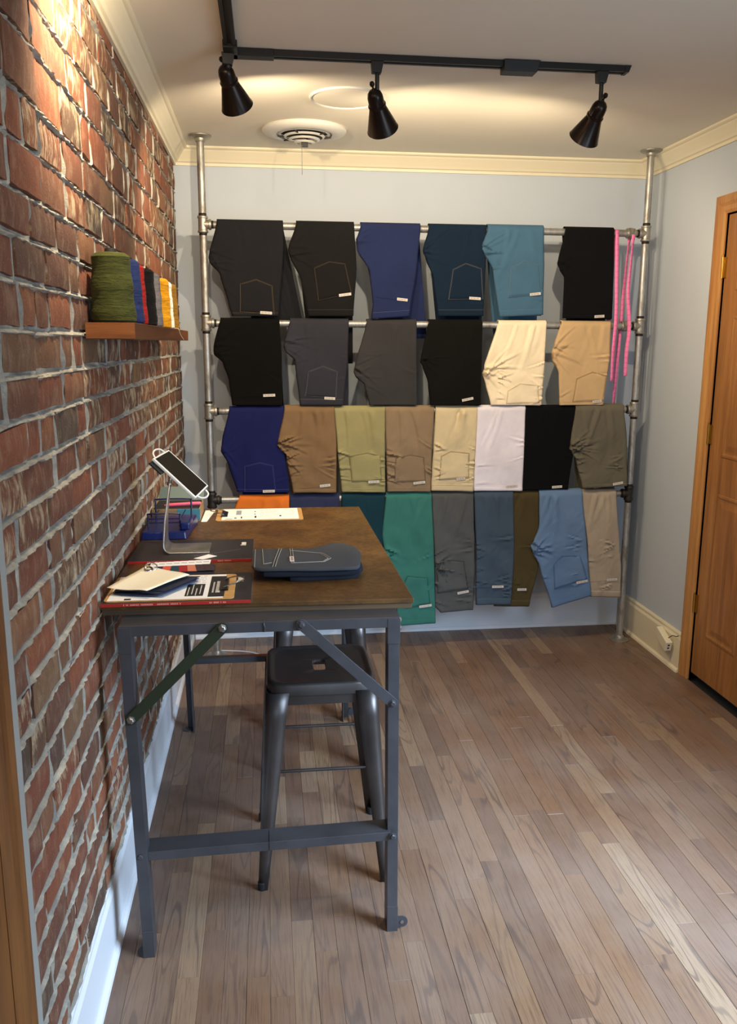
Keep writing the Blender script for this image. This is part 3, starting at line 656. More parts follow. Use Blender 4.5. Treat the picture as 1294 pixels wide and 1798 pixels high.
    if pk:
        BL, TL, AP, TR, BR = [Vector(q) for q in pk]; rows_ = []
        for j in range(11):
            t = j / 10; rw_ = []
            for i in range(13):
                s_ = i / 12; bot = BL.lerp(BR, s_); top = TL.lerp(AP, s_ * 2) if s_ < .5 else AP.lerp(TR, s_ * 2 - 1); q_ = bot.lerp(top, t); rw_.append((q_.x, yf(q_.x, q_.y) - .0032, q_.y))
            rows_.append(rw_)
        po = obj('back_pocket', MB().grid(rows_), mat, th, smooth=True, solid=.0016)
        if stm:
            m = MB(); path = [BL, TL, AP, TR, BR]
            for ins in (0, .0035):
                cc = (BL + TR) / 2; P_ = []
                for a in range(4):
                    for k in range(8): P_.append(path[a].lerp(path[a + 1], k / 8))
                P_.append(BR); P_ = [q_ + (cc - q_).normalized() * (ins + .001) for q_ in P_]; m.tube([(q_.x, yf(q_.x, q_.y) - .0047, q_.y) for q_ in P_], .00075, 5)
            m.tube([(q_.x, yf(q_.x, q_.y) - .0047, q_.y) for q_ in [BL.lerp(BR, k / 8) + Vector((0, .002)) for k in range(9)]], .0008, 5)
            obj('stitching', m, stm, po)
    elif lb and key not in ():
        # welt pocket line beside the tag
        a, b = Vector(lb[0]), Vector(lb[1]); dd = (b - a); L0 = a - dd * 1.9
        m = MB(); m.grid([[(q_.x, yf(q_.x, q_.y) - .0032, q_.y - .003 * (1 - 2 * t)) for q_ in [L0.lerp(b, k / 10) for k in range(11)]] for t in (0, 1)])
        obj('welt_pocket', m, mat, th, solid=.002)
    if lb:
        a, b = Vector(lb[0]), Vector(lb[1]); nrm = Vector((-(b - a).y, (b - a).x)).normalized() * .0062
        q_ = [a - nrm, b - nrm, b + nrm, a + nrm]; ym = min(yf(p_.x, p_.y) for p_ in q_ + [(a + b) / 2]) - .0062
        f_ = [(p_.x, ym, p_.y) for p_ in q_]; tg = obj('brand_tag', MB().slab([(x, y + .0012, z) for x, y, z in f_], f_), 'print_white', th, label='white cloth tag')
        m = MB(); dd = (b - a); u_ = dd.normalized(); up_ = nrm.normalized()
        for k in range(8):
            c0 = a + dd * (.14 + .095 * k); hh = .0026; wd = .0011 if k % 3 else .0022
            e = [c0 - up_ * hh, c0 + u_ * wd - up_ * hh, c0 + u_ * wd + up_ * hh, c0 + up_ * hh]; m.slab([(p_.x, ym - .0001, p_.y) for p_ in e], [(p_.x, ym - .0004, p_.y) for p_ in e])
        obj('lettering', m, 'tag_ink' if 'tag_ink' in M else M.setdefault('tag_ink', plain('tag_ink', srgb(130, 70, 66), .7)), tg, kind='stuff')

# tape measures
def tape(front, back, x, label):
    pts = front[::-1]; z0 = RZ[0]
    pts = [Vector(p_) for p_ in pts]
    arc = [Vector((x, YR - math.cos(math.pi * a / 8) * (PR + .001), z0 + math.sin(math.pi * a / 8) * (PR + .001))) for a in range(9)]
    path = pts + arc + [Vector(p_) for p_ in back]; rows_ = []
    for i, p_ in enumerate(path):
        tw = (.6 * math.sin(p_.z * 7) if x > 2.13 else .25 * math.sin(p_.z * 6)) if i < len(pts) - 3 or i > len(pts) + 9 else 0
        wv = Vector((math.cos(tw), math.sin(tw), 0)) * .0085; rows_.append([p_ - wv, p_ + wv])
    o = obj('tape_measure', MB().grid(rows_), 'tape_pink', None, smooth=True, solid=.0008, base=(x, YR, z0)); tag(o, label, 'tape measure', 'pink tape measures on the top rail')
def curve(P_, n=8):
    P_ = [Vector(p_) for p_ in P_]; out = []
    for i in range(len(P_) - 1):
        p0, p1, p2, p3 = P_[max(i - 1, 0)], P_[i], P_[i + 1], P_[min(i + 2, len(P_) - 1)]
        for k in range(n):
            t = k / n; out.append(0.5 * ((2 * p1) + (p2 - p0) * t + (2 * p0 - 5 * p1 + 4 * p2 - p3) * t * t + (3 * p1 - p0 - 3 * p2 + p3) * t ** 3))
    return out + [P_[-1]]
tape(curve([(2.096, 4.016, 2.05), (2.102, 4.008, 1.85), (2.108, 4.000, 1.66), (2.104, 4.000, 1.5), (2.108, 4.006, 1.36)]), curve([(2.098, 4.056, 2.03), (2.10, 4.07, 1.7), (2.10, 4.075, 1.45)]), 2.096, 'pink tape measure draped straight along the black trousers, left of the two')
tape(curve([(2.176, 4.012, 2.05), (2.168, 4.004, 1.93), (2.16, 3.996, 1.78), (2.178, 4.0, 1.62), (2.172, 4.0, 1.5), (2.178, 4.008, 1.385)]), curve([(2.174, 4.056, 2.03), (2.165, 4.065, 1.75), (2.158, 4.068, 1.5), (2.15, 4.07, 1.22)]), 2.176, 'pink tape measure hanging in twisted strands near the right post')

# ------------------------------------------------------------------ track light
YT = 2.89
tr = thing('track_light', 'black L-shaped ceiling track with three bronze cone spotlights', 'light', (.33, YT, H))
def chan(a, b, wv):    # C-channel bar between two points under the ceiling
    a = Vector(a); b = Vector(b); wv = Vector(wv); m = MB()
    pr = [(-.0175, 0), (.0175, 0), (.0175, -.019), (.006, -.019), (.006, -.012), (-.006, -.012), (-.006, -.019), (-.0175, -.019)]
    return m.slab([a + wv * u_ + Vector((0, 0, h)) for u_, h in pr], [b + wv * u_ + Vector((0, 0, h)) for u_, h in pr])
obj('track_rail', chan((.36, YT, H - .001), (1.615, YT, H - .001), (0, 1, 0)), 'black_metal', tr)
obj('track_rail', chan((.326, 2.84, H - .001), (.326, 0.7, H - .001), (1, 0, 0)), 'black_metal', tr)
obj('end_cap', MB().slab([(1.612, YT - .019, H - .001), (1.612, YT + .019, H - .001), (1.612, YT + .019, H - .022), (1.612, YT - .019, H - .022)], [(1.632, YT - .019, H - .001), (1.632, YT + .019, H - .001), (1.624, YT + .019, H - .022), (1.624, YT - .019, H - .022)]), 'black_metal', tr)
obj('corner_connector', MB().box((.304, YT - .09, H - .024), (.348, YT + .022, H - .001)).box((.304, YT - .022, H - .024), (.46, YT + .022, H - .001)), 'black_metal', tr, bevel=.002)
obj('feed_box', MB().slab([(1.20, YT - .030, H - .001), (1.32, YT - .030, H - .001), (1.32, YT + .030, H - .001), (1.20, YT + .030, H - .001)], [(1.20, YT - .026, H - .036), (1.31, YT - .026, H - .036), (1.31, YT + .026, H - .036), (1.20, YT + .026, H - .036)]), 'black_metal', tr, bevel=.002)
def head(mount, top, mouth, power, name='spotlight_head', angle=150, blend=.6):
    mount = Vector(mount); top = Vector(top); mouth = Vector(mouth); ax = (mouth - top).normalized(); Ln = (mouth - top).length
    m = MB(); mx, my = mount.x, mount.y; zc = H - .019
    m.slab([(mx - .020, my - .015, zc), (mx + .020, my - .015, zc), (mx + .020, my + .015, zc), (mx - .020, my + .015, zc)], [(mx - .018, my - .013, zc - .034), (mx + .012, my - .013, zc - .036), (mx + .012, my + .013, zc - .036), (mx - .018, my + .013, zc - .034)])
    h = obj('spotlight_head', m, 'black_metal', tr, bevel=.002)
    elbow = top + ax * .030 + Vector((0, -.0, 0))
    obj('stem', MB().tube([(mx, my, zc - .03), (mx, my, elbow.z + .012), elbow], .0072, 12), 'black_metal', h, smooth=True)
    r0 = .0255; s1 = .062
    obj('socket_cup', MB().lathe([(.001, -.001), (.004, .0), (.006, .004), (.015, .008), (.022, .016), (r0, .028), (r0 + .001, s1 - .008), (r0 + .004, s1 - .006), (r0 + .004, s1), (r0 + .001, s1 + .002)], top, ax, 28), 'bronze', h, smooth=True)
    obj('knob', MB().lathe([(.003, 0), (.003, .006), (.007, .010), (.0085, .016), (.006, .022), (.001, .024)], top, -ax, 16), 'bronze', h, smooth=True)
    n = 32; R1 = .052
    obj('cone_shade', MB().lathe([(r0 + .001, s1), (R1, Ln), (R1 + .0015, Ln + .002), (R1 - .001, Ln + .003), (R1 - .004, Ln - .003), (r0 - .003, s1 + .004)], top, ax, n, cap=False), 'bronze', h, smooth=True)
    # lit bulb set inside the cone
    g_ = N('bulb_glow'); g_.set(Base_Color=(1, .9, .7, 1), Emission_Color=(1, .8, .5, 1), Emission_Strength=6.0)
    obj('bulb', MB().lathe([(.010, s1 + .004), (.014, s1 + .02), (.024, Ln - .035), (.027, Ln - .028), (.022, Ln - .022), (.001, Ln - .020)], top, ax, 20), g_.m, h, smooth=True)
    p_ = mouth - ax * .006; spot('lamp_' + name, p_, p_ + ax, power, angle, blend, .014)
head((.318, YT - .02, 2.42), (.302, 2.88, 2.392), (.339, 2.98, 2.297), 37, angle=166, blend=.45)
head((.789, YT, 2.42), (.775, 2.882, 2.339), (.820, 2.98, 2.243), 41, angle=166, blend=.45)
head((1.539, YT, 2.42), (1.545, 2.882, 2.333), (1.554 - .032, 2.98, 2.236), 41, angle=166, blend=.45)
head((.326, 1.85, 2.42), (.318, 1.85, 2.40), (.21, 1.93, 2.31), 68, angle=150, blend=.8)     # out of frame, grazing the brick
head((.326, .75, 2.42), (.335, .75, 2.38), (.43, .80, 2.29), 30, angle=130)                # unseen extra head, added to brighten the right wall and door
head((.326, 1.1, 2.42), (.33, 1.1, 2.38), (.40, 1.20, 2.28), 13)                              # out of frame, over the table

# round ceiling diffuser with pull chain
VC = (.60, 3.875)
v = thing('ceiling_vent', 'round white ceiling air diffuser with concentric rings', 'vent', (VC[0], VC[1], H))
obj('outer_ring', MB().lathe([(.178, 0), (.182, .006), (.176, .014), (.150, .022), (.128, .026), (.120, .022), (.122, .010), (.122, 0)], (VC[0], VC[1], H), (0, 0, -1), 48, cap=False), 'vent_white', v, smooth=True)
obj('duct', MB().lathe([(.122, .001), (.122, .004)], (VC[0], VC[1], H), (0, 0, -1), 40), 'vent_dark', v)
for i, r_ in enumerate((.108, .086, .064, .042)):
    z_ = .016 + i * .0115
    obj('cone_ring', MB().lathe([(r_ + .004, z_), (r_ + .0045, z_ + .002), (r_ - .006, z_ + .0065), (r_ - .0075, z_ + .0055)], (VC[0], VC[1], H), (0, 0, -1), 40, cap=False), 'vent_white', v, smooth=True)
obj('damper_knob', MB().box((VC[0] - .014, VC[1] - .012, H - .070), (VC[0] + .016, VC[1] + .010, H - .052)), 'black_metal', v)
for a in (0, 1.2, 2.4):
    obj('spoke', MB().box((-.115, -.003, -.032), (.115, .003, -.026)), 'vent_dark', v, base=(0, 0, 0)).rotation_euler = (0, 0, a)
for o in v.children:
    if o.name.startswith('spoke'): o.location = (0, 0, 0)
m = MB(); 
for k in range(22): m.lathe([(.0004, -.0022), (.0018, -.001), (.0018, .001), (.0004, .0022)], (VC[0] - .012, VC[1] - .02, H - .07 - k * .0055), (0, 0, -1), 6)
obj('pull_chain', m, 'chrome', v, kind='stuff')
dk = thing('ceiling_cover', 'flat round white ceiling cover with raised rim in front of the air diffuser', 'ceiling cover', (.735, 3.37, H))
obj('cover_disc', MB().lathe([(.130, 0), (.130, .003), (.126, .004), (.001, .005)], (.735, 3.37, H), (0, 0, -1), 48), 'ceiling_paint', dk, smooth=True)
obj('rim', MB().lathe([(.128, .0), (.129, .006), (.134, .008), (.139, .006), (.140, 0)], (.735, 3.37, H), (0, 0, -1), 48, cap=False), 'vent_white', dk, smooth=True)

# ------------------------------------------------------------------ work table
ZT = .91
tb = thing('work_table', 'industrial table with dark stained top and grey angle-iron frame against the brick', 'table', (.39, 2.6, 0))
top = MB(); P4 = [(.004, 2.012), (.774, 1.992), (.768, 3.205), (.008, 3.225)]
def inset(P_, d): cx_ = sum(q_[0] for q_ in P_) / 4; cy_ = sum(q_[1] for q_ in P_) / 4; return [(x - d * (1 if x > cx_ else -1), y - d * (1 if y > cy_ else -1)) for x, y in P_]
tt = obj('tabletop', top.prism(P4, ZT - .012, ZT), 'tabletop_wood', tb, bevel=.0015)
obj('under_board', MB().prism(inset(P4, .004), ZT - .0265, ZT - .0125), 'under_board', tb, bevel=.001)
m = MB()
for x in (.13, .43, .66): m.box((x, 2.0, ZT - .024), (x + .03, 2.003, ZT - .015))
FY = 1.93
def lbar(p0, p1, z0, z1, yb=.0):    # front plate of an angle between two x positions
    return None
m = MB()   # front top rail: vertical leaf and horizontal leaf
m.box((.060, FY, .857), (.729, FY + .004, .8815)); m.box((.060, FY, .8805), (.729, FY + .09, .8835))
fr = obj('top_rail', m, 'table_frame', tb, bevel=.001)
obj('weld', MB().tube([(.4, FY - .001, .858), (.4015, FY - .0015, .868), (.399, FY - .0015, .878), (.4, FY + .01, .8845)], .0022, 6), 'table_frame', fr, smooth=True)
m = MB(); m.box((.060, 3.252, .857), (.729, 3.256, .8815)); m.box((.060, 3.215, .8805), (.729, 3.256, .8835)); obj('top_rail', m, 'table_frame', tb, bevel=.001)
for x0, x1 in ((.060, .064), (.725, .729)):
    obj('side_rail', MB().box((x0, FY + .004, .857), (x1, 3.252, .8815)), 'table_frame', tb, bevel=.001)
def leg(xt, xb_, y, side, back, ydrift=0):
    """angle-iron leg: leaf facing the room and a leaf running back"""
    m = MB(); wd = .028; s_ = side
    def L(x, yy, z, sc=1):
        o_ = -wd * s_ / 2; b_ = 1 if not back else -1
        i_ = -o_   # the second leaf stands on the inner edge
        return [(x + o_, yy, z), (x + i_, yy, z), (x + i_, yy + .050 * b_, z), (x + i_ - .0035 * s_, yy + .050 * b_, z), (x + i_ - .0035 * s_, yy + .0035 * b_, z), (x + o_, yy + .0035 * b_, z)]
    m.slab(L(xb_, y + ydrift, .001), L(xt, y, .860)); return m
LG = [(.073, .092, FY + .001, 1, False, -.008), (.715, .722, FY + .001, -1, False, .018), (.073, .088, 3.255, 1, True, -.02), (.715, .718, 3.255, -1, True, .01)]
for k, (xt, xb_, y, s_, bk, yd) in enumerate(LG):
    lg = obj('leg', leg(xt, xb_, y, s_, bk, yd), 'table_frame', tb, bevel=.0008)
    b_ = -1 if bk else 1
    yy = y + yd
    obj('leg_sleeve', MB().box((xb_ - .0145, yy - (.002 if not bk else -.002) - (0 if not bk else .004), .0), (xb_ + .0145, yy + (.0015 if not bk else .002), .075)), 'table_frame', lg, bevel=.0008)
    fx = xb_ + (.024 if s_ < 0 else -.022)
    if s_ > 0: obj('foot_tab', MB().lathe([(.020, 0), (.020, .004)], (xb_ - .012, yy + .02 * b_, .001), (0, 0, 1), 20), 'table_frame', lg, smooth=True)
    else:
        obj('foot_tab', MB().lathe([(.016, 0), (.016, .0035), (.006, .0036), (.006, .0037)], (xb_ + .026, yy + .006 * b_, .024), (0, -1 * b_, 0), 20).box((xb_ + .010, yy + .0025, .008), (xb_ + .028, yy + .006, .040)), 'table_frame', lg, smooth=True)
        obj('foot_hole', MB().lathe([(.005, 0), (.005, .0015)], (xb_ + .026, yy + .002 * b_, .024), (0, -1 * b_, 0), 12), 'steel', lg)
    obj('corner_plate', MB().box((xt - .0155, y - .0022 if not bk else y + .0002, .815), (xt + .0155, y if not bk else y + .0024, .8795)), 'table_frame', lg, bevel=.0006)
# lower cross rails
def xrail(y, xa, xb2, za, zb, dy):
    m = MB(); m.slab([(xa, y, za), (xa, y, za - .024), (xa, y + .004, za - .024), (xa, y + .004, za - .004), (xa, y + dy, za - .004), (xa, y + dy, za)],
                     [(xb2, y, zb), (xb2, y, zb - .024), (xb2, y + .004, zb - .024), (xb2, y + .004, zb - .004), (xb2, y + dy, zb - .004), (xb2, y + dy, zb)]); return m
cr = obj('cross_rail', xrail(1.934, .096, .712, .290, .302, .062), 'table_frame', tb, bevel=.0008)
obj('weld', MB().box((.402, 1.9325, .270), (.4045, 1.983, .2975)), 'table_frame', cr)
obj('cross_rail', xrail(3.222, .098, .708, .300, .300, .028), 'table_frame', tb, bevel=.0008)
def bolt(x, y, z, d=-1, mat='steel', r=.0075): return MB().lathe([(r + .003, 0), (r + .003, .0015), (r, .002), (r, .006), (r * .7, .0075)], (x, y, z), (0, d, 0), 6)
for (x, z) in ((.083, .283), (.718, .293)): obj('bolt', bolt(x, FY - .001, z), 'table_frame', tb)
def brace(a, b, y, mat, name='brace'):
    a = Vector((a[0], y, a[1])); b = Vector((b[0], y, b[1])); d = (b - a).normalized(); n = Vector((-d.z, 0, d.x)) * .0135; P_ = []
    for k in range(9): an = math.pi / 2 + math.pi * k / 8; P_.append(a + d * math.cos(an) * .0135 + n * math.sin(an))
    for k in range(9): an = -math.pi / 2 + math.pi * k / 8; P_.append(b + d * math.cos(an) * .0135 + n * math.sin(an))
    br_ = obj('brace', MB().slab([p_ for p_ in P_], [p_ + Vector((0, .004, 0)) for p_ in P_]), mat, tb, bevel=.0006)
    for p_ in (a, b): obj('bolt', bolt(p_.x, y, p_.z), 'steel' if mat == 'brace_green' else 'table_frame', br_)
brace((.302, .873), (.079, .650), FY - .0065, 'brace_green'); brace((.489, .875), (.713, .662), FY - .0065, 'table_frame')
for z in (.85, .87):
    obj('bolt', MB().lathe([(.008, 0), (.008, .003), (.005, .006)], (.730, FY + .02, z), (1, 0, 0), 8), 'steel', tb)

# ------------------------------------------------------------------ stools
def stool(base, label):
    bx_, by_, _ = base; ST = .61
    st = thing('metal_stool', label, 'stool', base, 'metal stools under the table')
    n = 48
    def ring(h, z, p_=5.0):
        out = []
        for k in range(n):
            a = 2 * math.pi * k / n; c_, s_ = math.cos(a), math.sin(a); rr = h / ((abs(c_) ** p_ + abs(s_) ** p_) ** (1 / p_)); out.append((bx_ + c_ * rr, by_ + s_ * rr, z))
        return out
    def hole(w_, h_, z):
        out = []
        for k in range(n):
            a = 2 * math.pi * k / n; c_, s_ = math.cos(a), math.sin(a); rr = 1 / ((abs(c_) ** 4 + abs(s_) ** 4) ** .25); out.append((bx_ + c_ * rr * w_, by_ + s_ * rr * h_, z))
        return out
    loops = [hole(.018, .040, ST - .014), hole(.018, .040, ST - .008), hole(.020, .042, ST - .006), ring(.07, ST - .006, 3), ring(.128, ST - .006, 6), ring(.136, ST - .004, 7), ring(.142, ST, 8), ring(.147, ST + .0005, 8), ring(.152, ST - .002, 8), ring(.1545, ST - .008, 8), ring(.1565, ST - .034, 8), ring(.155, ST - .034, 8), ring(.152, ST - .01, 8)]
    m = MB(); vs = [q_ for l in loops for q_ in l]; fs = [(l * n + i, l * n + (i + 1) % n, (l + 1) * n + (i + 1) % n, (l + 1) * n + i) for l in range(len(loops) - 1) for i in range(n)]
    seat = obj('seat', m.add(vs, fs), 'stool_metal', st, smooth=True)
    FT = .185
    for sx_, sy_ in ((-1, -1), (1, -1), (1, 1), (-1, 1)):
        m = MB(); secs = []
        for t in np.linspace(0, 1, 8):
            z = .585 * (1 - t) + .002 * t; cx_ = bx_ + sx_ * (.157 + (FT - .157 + .004) * t); cy_ = by_ + sy_ * (.157 + (FT - .157 + .004) * t); wd = .064 * (1 - t) + .026 * t; rr = wd * .38
            pts = [(-wd, 0)] + [(-rr + rr * math.sin(a), -rr + rr * math.cos(a) + 0) if False else (-rr + rr * math.sin(a), -(rr - rr * math.cos(a))) for a in np.linspace(0, math.pi / 2, 6)] + [(0, -wd)]
            secs.append([(cx_ + sx_ * a, cy_ + sy_ * b, z) for a, b in pts])
        lg = obj('leg', m.grid(secs), 'stool_metal', st, smooth=True, solid=.0022)
        obj('foot_cap', MB().lathe([(.012, 0), (.013, .004), (.013, .022), (.011, .024)], (bx_ + sx_ * (FT - .006), by_ + sy_ * (FT - .006), .0), (0, 0, 1), 12), 'rubber', lg, smooth=True)
    zb = .175; t = (.585 - zb) / .583; e = .157 + (FT - .153) * t - .012
    for (a, b) in (((-e, -e), (e, -e)), ((e, -e), (e, e)), ((e, e), (-e, e)), ((-e, e), (-e, -e))):
        obj('foot_rail', MB().tube([(bx_ + a[0], by_ + a[1], zb), (bx_ + b[0], by_ + b[1], zb)], .0055, 10), 'stool_metal', st, smooth=True)
    for (ax_, ay_) in ((0, -1), (0, 1), (1, 0), (-1, 0)):    # inner apron panel between the legs
        if ax_ == 0: m = MB().box((bx_ - .13, by_ + ay_ * .148 - .001, ST - .064), (bx_ + .13, by_ + ay_ * .148 + .001, ST - .02))
        else: m = MB().box((bx_ + ax_ * .148 - .001, by_ - .13, ST - .064), (bx_ + ax_ * .148 + .001, by_ + .13, ST - .02))
        obj('apron', m, 'stool_metal', st)
    return st
s1 = stool((.556, 2.345, 0), 'gunmetal square metal stool, nearest, tucked under the table front')
s2 = copy_tree(s1); s2.location = (.594, 3.0, 0); s2['label'] = 'second metal stool further back, only its legs showing behind the nearest seat'

# ------------------------------------------------------------------ shelf with thread cones
sh = thing('wall_shelf', 'narrow dark wooden shelf on the brick wall holding thread cones', 'shelf', (.06, 2.7, 1.545))
obj('board', MB().box((.003, 2.052, 1.545), (.115, 3.43, 1.5825)), 'shelf_wood', sh, bevel=.0015)
g = N('shelf_end'); g.set(Base_Color=g.ramp(g.noise(g.vmul(g.pos(), (4, 40, 60)), 1.5, 4), [(.3, srgb(120, 66, 26)), (.7, srgb(160, 96, 44))]), Roughness=.45)
obj('end_grain', MB().box((.003, 2.0495, 1.546), (.1145, 2.052, 1.5815)), g.m, sh)
def yarn(name, c_):
    g = N(name); p = g.pos(); c_ = srgb(*c_)
    z = g.noise(g.vmul(p, (12, 12, 130)), 1.0, 4, .7); f = g.noise(g.vmul(p, (1, 1, 2.5)), 26, 5, .7, .5)
    lo = tuple(x * .5 for x in c_[:3]) + (1,); hi = tuple(min(1, x * 1.45) for x in c_[:3]) + (1,)
    g.set(Base_Color=g.mix(.5, g.ramp(z, [(.3, lo), (.65, hi)]), g.ramp(f, [(.3, lo), (.65, hi)])), Roughness=.9, Sheen_Weight=.03, Specular_IOR_Level=.15); g.bump(g.math('ADD', z, g.math('MULTIPLY', f, 1.5)), .8, .003); return g.m
SP = [('green', (60, 64, 28), 2.125, .056, .053, .044, 'olive green thread cone, largest and nearest on the wall shelf'), ('blue', (30, 42, 84), 2.285, .056, .050, .043, 'navy blue thread cone between the olive and red cones'),
      ('red', (150, 26, 24), 2.415, .050, .048, .042, 'red thread cone on the wall shelf'), ('black', (14, 13, 14), 2.555, .056, .050, .044, 'black thread cone beside the red cone'),
      ('grey', (118, 112, 112), 2.705, .057, .048, .042, 'grey thread cone on the wall shelf'), ('mustard', (190, 132, 20), 2.93, .058, .048, .043, 'bright mustard yellow thread cone'),
      ('white', (228, 222, 205), 3.06, .054, .048, .042, 'white thread cone beside the mustard cone'), ('ochre', (118, 84, 22), 3.20, .057, .048, .042, 'ochre brown thread cone at the far end of the shelf')]
for nm, c_, y, x, rb, rt_, lbl in SP:
    th = thing('thread_cone', lbl, 'thread cone', (x, y, 1.5825), 'thread cones on the wall shelf'); rs = random.Random(int(y * 100))
    hh = .162; pr = [(rb - .006, .001), (rb, .006)] + [(rb + (rt_ - rb) * t + rs.uniform(-.0007, .0007) + .0008 * math.sin(t * 14), .008 + (hh - .018) * t) for t in np.linspace(0, 1, 16)] + [(rt_ - .004, hh - .004), (rt_ - .010, hh), (.014, hh + .001)]
    obj('thread_winding', MB().lathe(pr, (x, y, 1.5825), (0, 0, 1), 36), yarn('yarn_' + nm, c_), th, smooth=True)
    obj('cone_core', MB().lathe([(.014, hh - .002), (.013, hh + .010), (.010, hh + .011), (.009, hh - .002)], (x, y, 1.5825), (0, 0, 1), 20), 'ink', th, smooth=True)
o = obj('loose_thread', MB().tube(curve([(.085, 3.12, 1.586), (.105, 3.08, 1.586), (.116, 3.06, 1.583), (.1175, 3.10, 1.565), (.117, 3.22, 1.548)]), .0009, 5), 'swatch_cream', None, base=(.1, 3.1, 1.58))
tag(o, 'pale loose thread end trailing over the front of the wall shelf', 'thread')

# ------------------------------------------------------------------ things on the table
def tiny(m, x0, x1, y, z0, z1, d=.0003, n=10, seed=1):
    r_ = random.Random(seed); x = x0
    while x < x1: w_ = r_.uniform(.0018, .0042); m.box((x, y - d, z0), (min(x + w_, x1), y, z1)); x += w_ + (r_.uniform(.0008, .001) if r_.random() < .8 else .004)
def flat_marks(m, x0, x1, y0, y1, z, n=12, seed=1, h=.0035):
    r_ = random.Random(seed)
    for k in range(n):
        y = y0 + (y1 - y0) * k / max(1, n - 1); x = x0
        while x < x1: w_ = r_.uniform(.004, .02); m.box((x, y, z), (min(x + w_, x1), y + h, z + .0002)); x += w_ + .004
def book(x0, x1, y0, y1, z, label, seed):
    th = thing('catalogue', label, 'book', ((x0 + x1) / 2, (y0 + y1) / 2, z), 'black catalogues on the table')
    t = .0085
    obj('cover', MB().box((x0, y0 + .001, z + t - .0012), (x1, y1, z + t)).box((x0, y0 + .001, z + .0002), (x1, y1, z + .0012)), 'book_black', th, bevel=.0004)
    obj('pages', MB().box((x0 + .001, y0 + .002, z + .0012), (x1 - .001, y1 - .001, z + t - .0012)), 'white_paper', th)
    sp = obj('spine', MB().box((x0, y0, z + .0002), (x1, y0 + .0012, z + t)), 'book_red', th, bevel=.0004, label='red printed spine')
    m = MB(); tiny(m, x0 + .055, x0 + .125, y0, z + .0026, z + .0062, seed=seed); tiny(m, x0 + .135, x0 + .195, y0, z + .0026, z + .0062, seed=seed + 1); tiny(m, x1 - .10, x1 - .06, y0, z + .0026, z + .0062, seed=seed + 2)
    obj('spine_lettering', m, 'spine_print', sp, kind='stuff')
    m = MB(); bx0 = x1 - .036
    m.box((bx0, y1 - .075, z + t), (bx0 + .014, y1 - .045, z + t + .0003)); m.box((bx0 - .003, y1 - .086, z + t), (bx0 + .014, y1 - .079, z + t + .0003)); obj('cover_mark', m, 'print_white', th, kind='stuff')
    m = MB()
    for k in range(22): m.box((x1 - .17 + k * .0062, y0 + .045 + k * .0035, z + t), (x1 - .17 + k * .0062 + .0022, y0 + .047 + k * .0035, z + t + .0002))
    obj('dotted_print', m, 'faint_ink', th, kind='stuff')
    return z + t
zb1 = book(.010, .366, 2.400, 2.655, ZT, 'black catalogue with red spine under the tablet stand', 3)
zb2 = book(.008, .368, 1.996, 2.250, ZT, 'black catalogue with red spine under the front clipboard at the table edge', 8)

def clip_board(x0, x1, y0, y1, z, th, clipleft):
    m = MB(); r_ = .012; P_ = []
    for cx_, cy_, a0_ in ((x1 - r_, y1 - r_, 0), (x0 + r_, y1 - r_, 90), (x0 + r_, y0 + r_, 180), (x1 - r_, y0 + r_, 270)):
        for k in range(5): a = math.radians(a0_ + 22.5 * k); P_.append((cx_ + r_ * math.cos(a), cy_ + r_ * math.sin(a)))
    obj('board', m.prism(P_, z + .0002, z + .003), 'clipboard', th, bevel=.0005)
    s_ = 1 if clipleft else -1; cx_ = x0 + .028 if clipleft else x1 - .028; yc = (y0 + y1) / 2
    # spring clip: base plate, rolled bar, wire lever
    m = MB(); m.slab([(cx_ - .012, yc - .05, z + .003), (cx_ + .012, yc - .045, z + .003), (cx_ + .012, yc + .045, z + .003), (cx_ - .012, yc + .05, z + .003)], [(cx_ - .010, yc - .05, z + .010), (cx_ + .012, yc - .045, z + .005), (cx_ + .012, yc + .045, z + .005), (cx_ - .010, yc + .05, z + .010)] if clipleft else [(cx_ - .012, yc - .045, z + .005), (cx_ + .010, yc - .05, z + .010), (cx_ + .010, yc + .05, z + .010), (cx_ - .012, yc + .045, z + .005)])
    c_ = obj('clip', m, 'clip_dark' if 'clip_dark' in M else M.setdefault('clip_dark', plain('clip_dark', srgb(60, 58, 58), .3, .7)), th, bevel=.001)
    xo = cx_ - s_ * .03
    obj('wire_lever', MB().tube(curve([(cx_, yc - .035, z + .010), (xo, yc - .03, z + .018), (xo - s_ * .018, yc - .01, z + .02), (xo - s_ * .02, yc + .01, z + .02), (xo, yc + .03, z + .018), (cx_, yc + .035, z + .010)]), .0022, 8), 'chrome', c_, smooth=True)
# front clipboard
cb = thing('clipboard', 'clipboard at the front table edge with fabric swatch ring and black-printed form', 'clipboard', (.17, 2.13, zb2))
clip_board(.014, .327, 2.006, 2.228, zb2, cb, False)
obj('paper_sheet', MB().box((.022, 2.010, zb2 + .0031), (.300, 2.222, zb2 + .0036)), 'white_paper', cb)
zp = zb2 + .0036
m = MB(); m.box((.205, 2.03, zp), (.250, 2.135, zp + .0003)); m.box((.262, 2.02, zp), (.302, 2.205, zp + .0003)); m.box((.062, 2.012, zp), (.078, 2.024, zp + .0003)); ip = obj('printed_block', m, 'ink', cb, kind='stuff')
m = MB(); 
for k, w_ in enumerate((.07, .095, .06, .088)): m.box((.210 + k * .010, 2.035 + (k % 2) * .01, zp + .0003), (.2125 + k * .010, 2.035 + w_, zp + .0006))
for k in range(9): m.box((.279, 2.055 + k * .0115, zp + .0003), (.290, 2.063 + k * .0115, zp + .0006))
for k in range(12): m.box((.270, 2.055 + k * .008, zp + .0003), (.2745, 2.060 + k * .008, zp + .0006))
obj('white_lettering', m, 'print_white', ip, kind='stuff')
